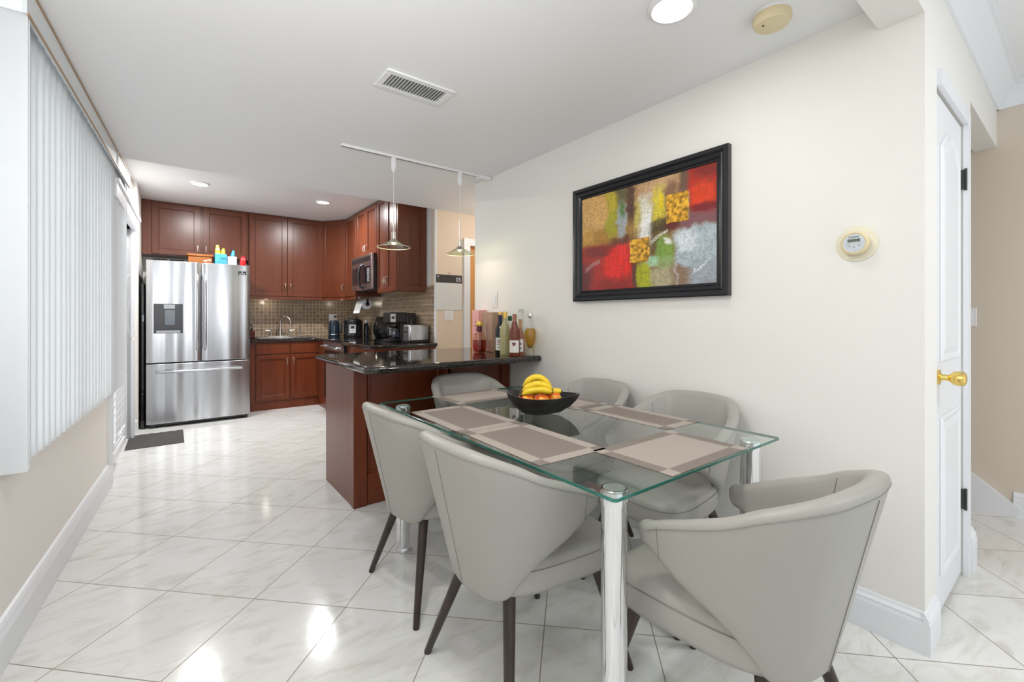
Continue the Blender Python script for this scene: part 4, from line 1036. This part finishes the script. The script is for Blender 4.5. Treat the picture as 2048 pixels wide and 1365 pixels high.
patch(.35, .75, .70, 1.1, (.46, .27, .12), .4); patch(.45, .72, .84, 1.1, (.60, .38, .20), .4); patch(.30, .46, .50, .75, (.40, .24, .06), .5)
patch(.19, .275, .52, 1.05, (.38, .36, .02), .4); patch(.20, .26, .80, 1.05, (.55, .42, .04), .4)
patch(.34, .40, .62, 1.1, (.08, .035, .03), .4, .95); patch(.27, .34, .84, 1.1, (.13, .12, .05), .4); patch(.275, .335, .50, .84, (.38, .46, .50), .4, .9); patch(.29, .325, .72, .86, (.10, .22, .05), .5)
patch(.40, .46, .55, .82, (.58, .50, .12), .5, .8); patch(.43, .515, .48, .86, (.84, .82, .70), .45, .95); patch(.455, .505, .42, .66, (.90, .90, .86), .4)
patch(.52, .615, .58, .92, (.74, .62, .06), .45); patch(.57, .60, .70, .86, (.86, .60, .01), .4)
patch(.62, .70, .52, .95, (.20, .09, .06), .4, .8); patch(.73, .82, .78, 1.1, (.15, .08, .06), .4, .95); patch(.62, .72, .84, .92, (.22, .12, .07), .5, .7)
patch(.80, 1.1, .58, 1.1, (.50, .025, .012), .15); patch(.82, .97, .66, .84, (.72, .055, .012), .4); patch(.84, 1.1, .90, 1.1, (.22, .02, .015), .4); patch(.80, 1.1, .60, .67, (.20, .015, .02), .4)
patch(.70, 1.1, .50, .60, (.22, .09, .11), .4, .95)
patch(.50, .68, .48, .60, (.06, .045, .02), .4, .9); patch(.62, .74, .50, .60, (.13, .02, .015), .3)
patch(-.1, .40, -.1, .46, (.44, .012, .010), .15); patch(.18, .36, .12, .42, (.80, .020, .012), .35); patch(.26, .37, .30, .46, (.82, .03, .02), .3); patch(-.1, .08, -.1, .30, (.12, .018, .02), .4); patch(.02, .22, .34, .45, (.20, .02, .015), .4); patch(.20, .38, .44, .52, (.15, .03, .02), .4, .9); patch(.1, .38, -.1, .10, (.24, .015, .012), .4, .8)
patch(.37, .41, -.05, .26, (.10, .04, .02), .4, .9); patch(.50, .58, .28, .48, (.12, .08, .03), .4)
patch(.54, .68, .22, .46, (.22, .36, .06), .35); patch(.46, .57, .18, .27, (.38, .66, .42), .4, .9); patch(.57, .70, .14, .26, (.30, .42, .16), .4, .9)
patch(.41, .52, -.1, .21, (.40, .42, .01), .2); patch(.51, .70, -.1, .16, (.46, .42, .26), .3, .9); patch(.66, .80, -.1, .18, (.26, .17, .11), .4, .85); patch(.70, .72, .0, .2, (.48, .42, .40), .4, .8)
patch(.695, 1.1, .14, .50, (.42, .50, .55), .10); patch(.80, 1.1, -.1, .22, (.33, .38, .43), .3); patch(.70, .86, .30, .48, (.70, .76, .78), .4, .9); patch(.60, .67, .38, .44, (.8, .8, .74), .4, .9)
img *= (1+.30*ns[..., None]*np.exp(-((Ug-.40)/.25)**2)[..., None]+.22*nf[..., None]+.14*nh[..., None])
gold = np.array([.72, .37, .03]); h_ = .0010*nf+.0008*nl
for gx, gy, hw, hh in ((.72, .69, .085, .128), (.435, .36, .072, .112)):
    d = np.maximum(np.abs((Ug-gx-.006*nm)/hw), np.abs((Vg-gy-.012*nm)/hh)); a = (d < 1).astype(float); tex = np.clip(.85+1.3*(vnoise(60, 44, 21)-.5)+.5*nf, .3, 1.5)
    img[:] = img*(1-a[..., None])+(gold*tex[..., None])*a[..., None]; h_ = h_*(1-a)+a*(.002+.0022*tex)
def stroke(pts, w, col):
    P0 = np.array(pts)
    for a, b in zip(P0[:-1], P0[1:]):
        for t_ in np.linspace(0, 1, 24):
            c_ = a*(1-t_)+b*t_; m_ = ((Ug-c_[0])*1.4)**2+(Vg-c_[1])**2 < w*w; img[m_] = col
for k in range(3): stroke([(.51+.004*k, .42-.012*k), (.57, .475-.012*k), (.645, .51-.008*k)], .0028, (.80, .78, .66))
for k in range(4): stroke([(.03, .20+.014*k), (.09, .26+.012*k), (.14, .285+.012*k)], .003, (.45, .25, .24))
stroke([(.835, .09), (.845, .14), (.85, .10), (.865, .13), (.875, .115), (.885, .155), (.89, .13), (.90, .165), (.91, .15), (.925, .19), (.94, .195), (.955, .215)], .0032, (.80, .84, .86))
img = np.clip(img, .004, .9)
yl, yr = y1-.064, y0+.064; zb_, zt_ = z0_+.064, z1_-.064
verts = [(2.128-h_[j, i], yl+(yr-yl)*Ut[j, i], zb_+(zt_-zb_)*Vg[j, i]) for j in range(NZ) for i in range(NX)]
faces = [(j*NX+i, j*NX+i+1, (j+1)*NX+i+1, (j+1)*NX+i) for j in range(NZ-1) for i in range(NX-1)]
me = bpy.data.meshes.new('canvas'); me.from_pydata([tuple(Vector(v_)-Vector(pf.location)) for v_ in verts], [], faces)
ca = me.color_attributes.new('paint', 'FLOAT_COLOR', 'POINT'); buf = np.ones((NX*NZ, 4), dtype=np.float32); buf[:, :3] = img.reshape(-1, 3); ca.data.foreach_set('color', buf.ravel())
M_can = mat('oil_paint_canvas', (1, 1, 1), .4); at_ = nd(M_can, 'ShaderNodeAttribute'); at_.attribute_name = 'paint'; base(M_can, at_.outputs['Color'])
me.materials.append(M_can); o = bpy.data.objects.new('canvas', me); COL.objects.link(o); o.parent = pf
for p_ in me.polygons: p_.use_smooth = True

# thermostat
th = thing('thermostat', 'round yellowed thermostat with small display on the cream wall', 'thermostat', (2.14, .57, 1.49))
RT = lambda y, z, x=2.14: T(x, y, z) @ Matrix.Rotation(-PI/2, 4, 'Y')     # local z -> -X
q = MB(); q.lathe([(0, 0), (.069, 0), (.069, .004), (.062, .007), (0, .007)], n=48); q.bm.transform(RT(.568, 1.490)); q.build('wall_plate', mat('aged_ivory_plastic', (.80, .76, .60), .45), th)
q = MB(); q.lathe([(.044, .007), (.046, .022), (.046, .034), (.041, .040), (.038, .0405), (.0375, .0385), (0, .0385)], n=48); q.bm.transform(RT(.568, 1.490)); q.build('ring', M_old, th)
q = MB(); q.lathe([(0, .0386), (.0355, .0386), (.0355, .0395), (0, .0398)], n=48); q.bm.transform(RT(.568, 1.490)); fc_ = q.build('face', mat('pale_grey_face', (.60, .64, .68), .4), th)
MB().box(2.0985, 2.1005, .568-.020, .568+.020, 1.494, 1.506).build('display', mat('lcd_green_grey', (.16, .22, .18), .3), fc_, smooth=False)
TT = lambda y, z: T(2.0983, y, z, -PI/2) @ UP
text('COOL 76', .0095, TT(.568, 1.500), M_black, fc_); text('Honeywell', .0075, TT(.568, 1.514), M_darkmetal, fc_)
for y, z in ((.584, 1.480), (.568, 1.475), (.552, 1.480)): MB().box(2.0988, 2.1003, y-.004, y+.004, z-.002, z+.002).build('button', M_grey, fc_, smooth=False)
MB().box(2.0995, 2.1003, .54, .596, 1.4875, 1.4882).build('divider_line', M_grey, fc_, smooth=False)

# calendar
cl = thing('wall_calendar', 'wall calendar with dark header reading 05 hanging on a hook', 'calendar', (2.455, 4.37, 1.68))
MB().box(2.290, 2.618, 4.372, 4.378, 1.285, 1.59).build('page', mat('white_page_paper', (.74, .745, .72), .6), cl, smooth=False)
hdr = MB().box(2.293, 2.618, 4.370, 4.378, 1.588, 1.678).build('header', mat('charcoal_card', (.045, .042, .042), .6), cl, smooth=False)
text('05', .066, T(2.573, 4.3698, 1.628) @ UP, M_white, hdr); text('MON\nMAY', .012, T(2.315, 4.3698, 1.655) @ UP, M_white, hdr)
q = MB()
for k in range(5): q.box(2.315+.055*k, 2.335+.055*k, 4.3695, 4.3712, 1.588, 1.591)
for k in range(1, 7): q.box(2.31, 2.60, 4.3716, 4.3722, 1.30+.035*k, 1.3005+.035*k)
q.build('grid_lines', M_grey, cl, smooth=False)
q = MB(); q.tube([(2.455, 4.378, 1.705), (2.455, 4.365, 1.705), (2.455, 4.36, 1.69), (2.455, 4.365, 1.68)], .003, 8); q.ball((2.455, 4.366, 1.678), .008); q.build('hook', M_nickel, cl)

# vertical blind
vb = thing('vertical_blind', 'long white vertical vane blind with gold-edged valance on the left wall', 'blind', (-.40, 3.5, 2.3))
VA = math.atan2(1, .050)
VM = T(-.407, 2.28, 0, VA)                    # local x runs along the wall, local -y into the room
Lv = 2.57
MB(VM).box(0, Lv, 0, .012, 2.272, 2.378).build('valance', M_vane if False else mat('pale_valance_vinyl', (.74, .78, .80), .5), vb, smooth=False)
MB(VM).box(0, .012, .012, .075, 2.272, 2.378).build('valance_return', M_trim, vb, smooth=False)
M_gtrim = mat('bronze_gold_edge', (.42, .27, .15), .4, .3)
q = MB(VM); q.box(0, Lv, -.005, .0, 2.266, 2.275); q.box(0, Lv, -.004, .0, 2.374, 2.382); q.build('gold_edging', M_gtrim, vb, smooth=False)
q = MB(VM)
for a in (1.90,): q.box(a, a+.05, -.005, .0, 2.262, 2.388)
q.build('joint_clip', M_chrome, vb, smooth=False)
MB(VM).box(.02, Lv-.02, .02, .05, 2.30, 2.34).build('headrail', M_white, vb, smooth=False)
q = MB(VM); nv_ = 29; rng = random.Random(3)
for k in range(nv_):
    x = .09+k*(Lv-.13)/(nv_-1); tw = math.radians(-5+rng.uniform(-2, 2)); w_ = .050
    pts = []
    for j in range(7):
        u = (j/6-.5)*2; pts.append((u*w_, .006*(1-u*u)))
    ring_ = [(a, b+.0006) for a, b in pts]+[(a, b-.0006) for a, b in pts[::-1]]
    ca_, sa_ = math.cos(tw), math.sin(tw)
    f = lambda z: [(x+a*ca_-b*sa_, .032+a*sa_+b*ca_-.004, z) for a, b in ring_]
    q.loops([f(.665), f(2.30)])
q.box(.008, .012, -.0, .072, .655, 2.272)          # last vane stacked square to the wall
q.box(.030, .034, -.0, .060, .660, 2.272)
q.build('vanes', M_vane, vb, sharp=60)
q = MB(VM); q.tube([(Lv-.12, .01, 2.28), (Lv-.12, .008, .75)], .0015, 6); q.build('cord', M_white, vb)

# mini blind on the exterior door
mb_ = thing('mini_blind', 'small white horizontal slat blind hanging low on the exterior door', 'blind', (wx(4.8)+.03, 4.75, .7))
q = MB(DM)
for k in range(30):
    z = .235+k*.058; q.box(.03, .66, -.032, .032, -.0009, .0009, Matrix.Translation((0, -.020, z)) @ Matrix.Rotation(math.radians(-62), 4, 'X'))
q.box(.03, .66, -.034, -.008, .17, .205); q.box(.03, .66, -.034, -.008, 1.97, 2.01)
q.build('slats', mat('bright_white_slat', (.90, .91, .93), .4), mb_, smooth=False)
q = MB(DM)
for x in (.12, .58): q.tube([(x, -.02, .19), (x, -.02, 1.99)], .001, 6)
q.build('ladder_cord', M_white, mb_)
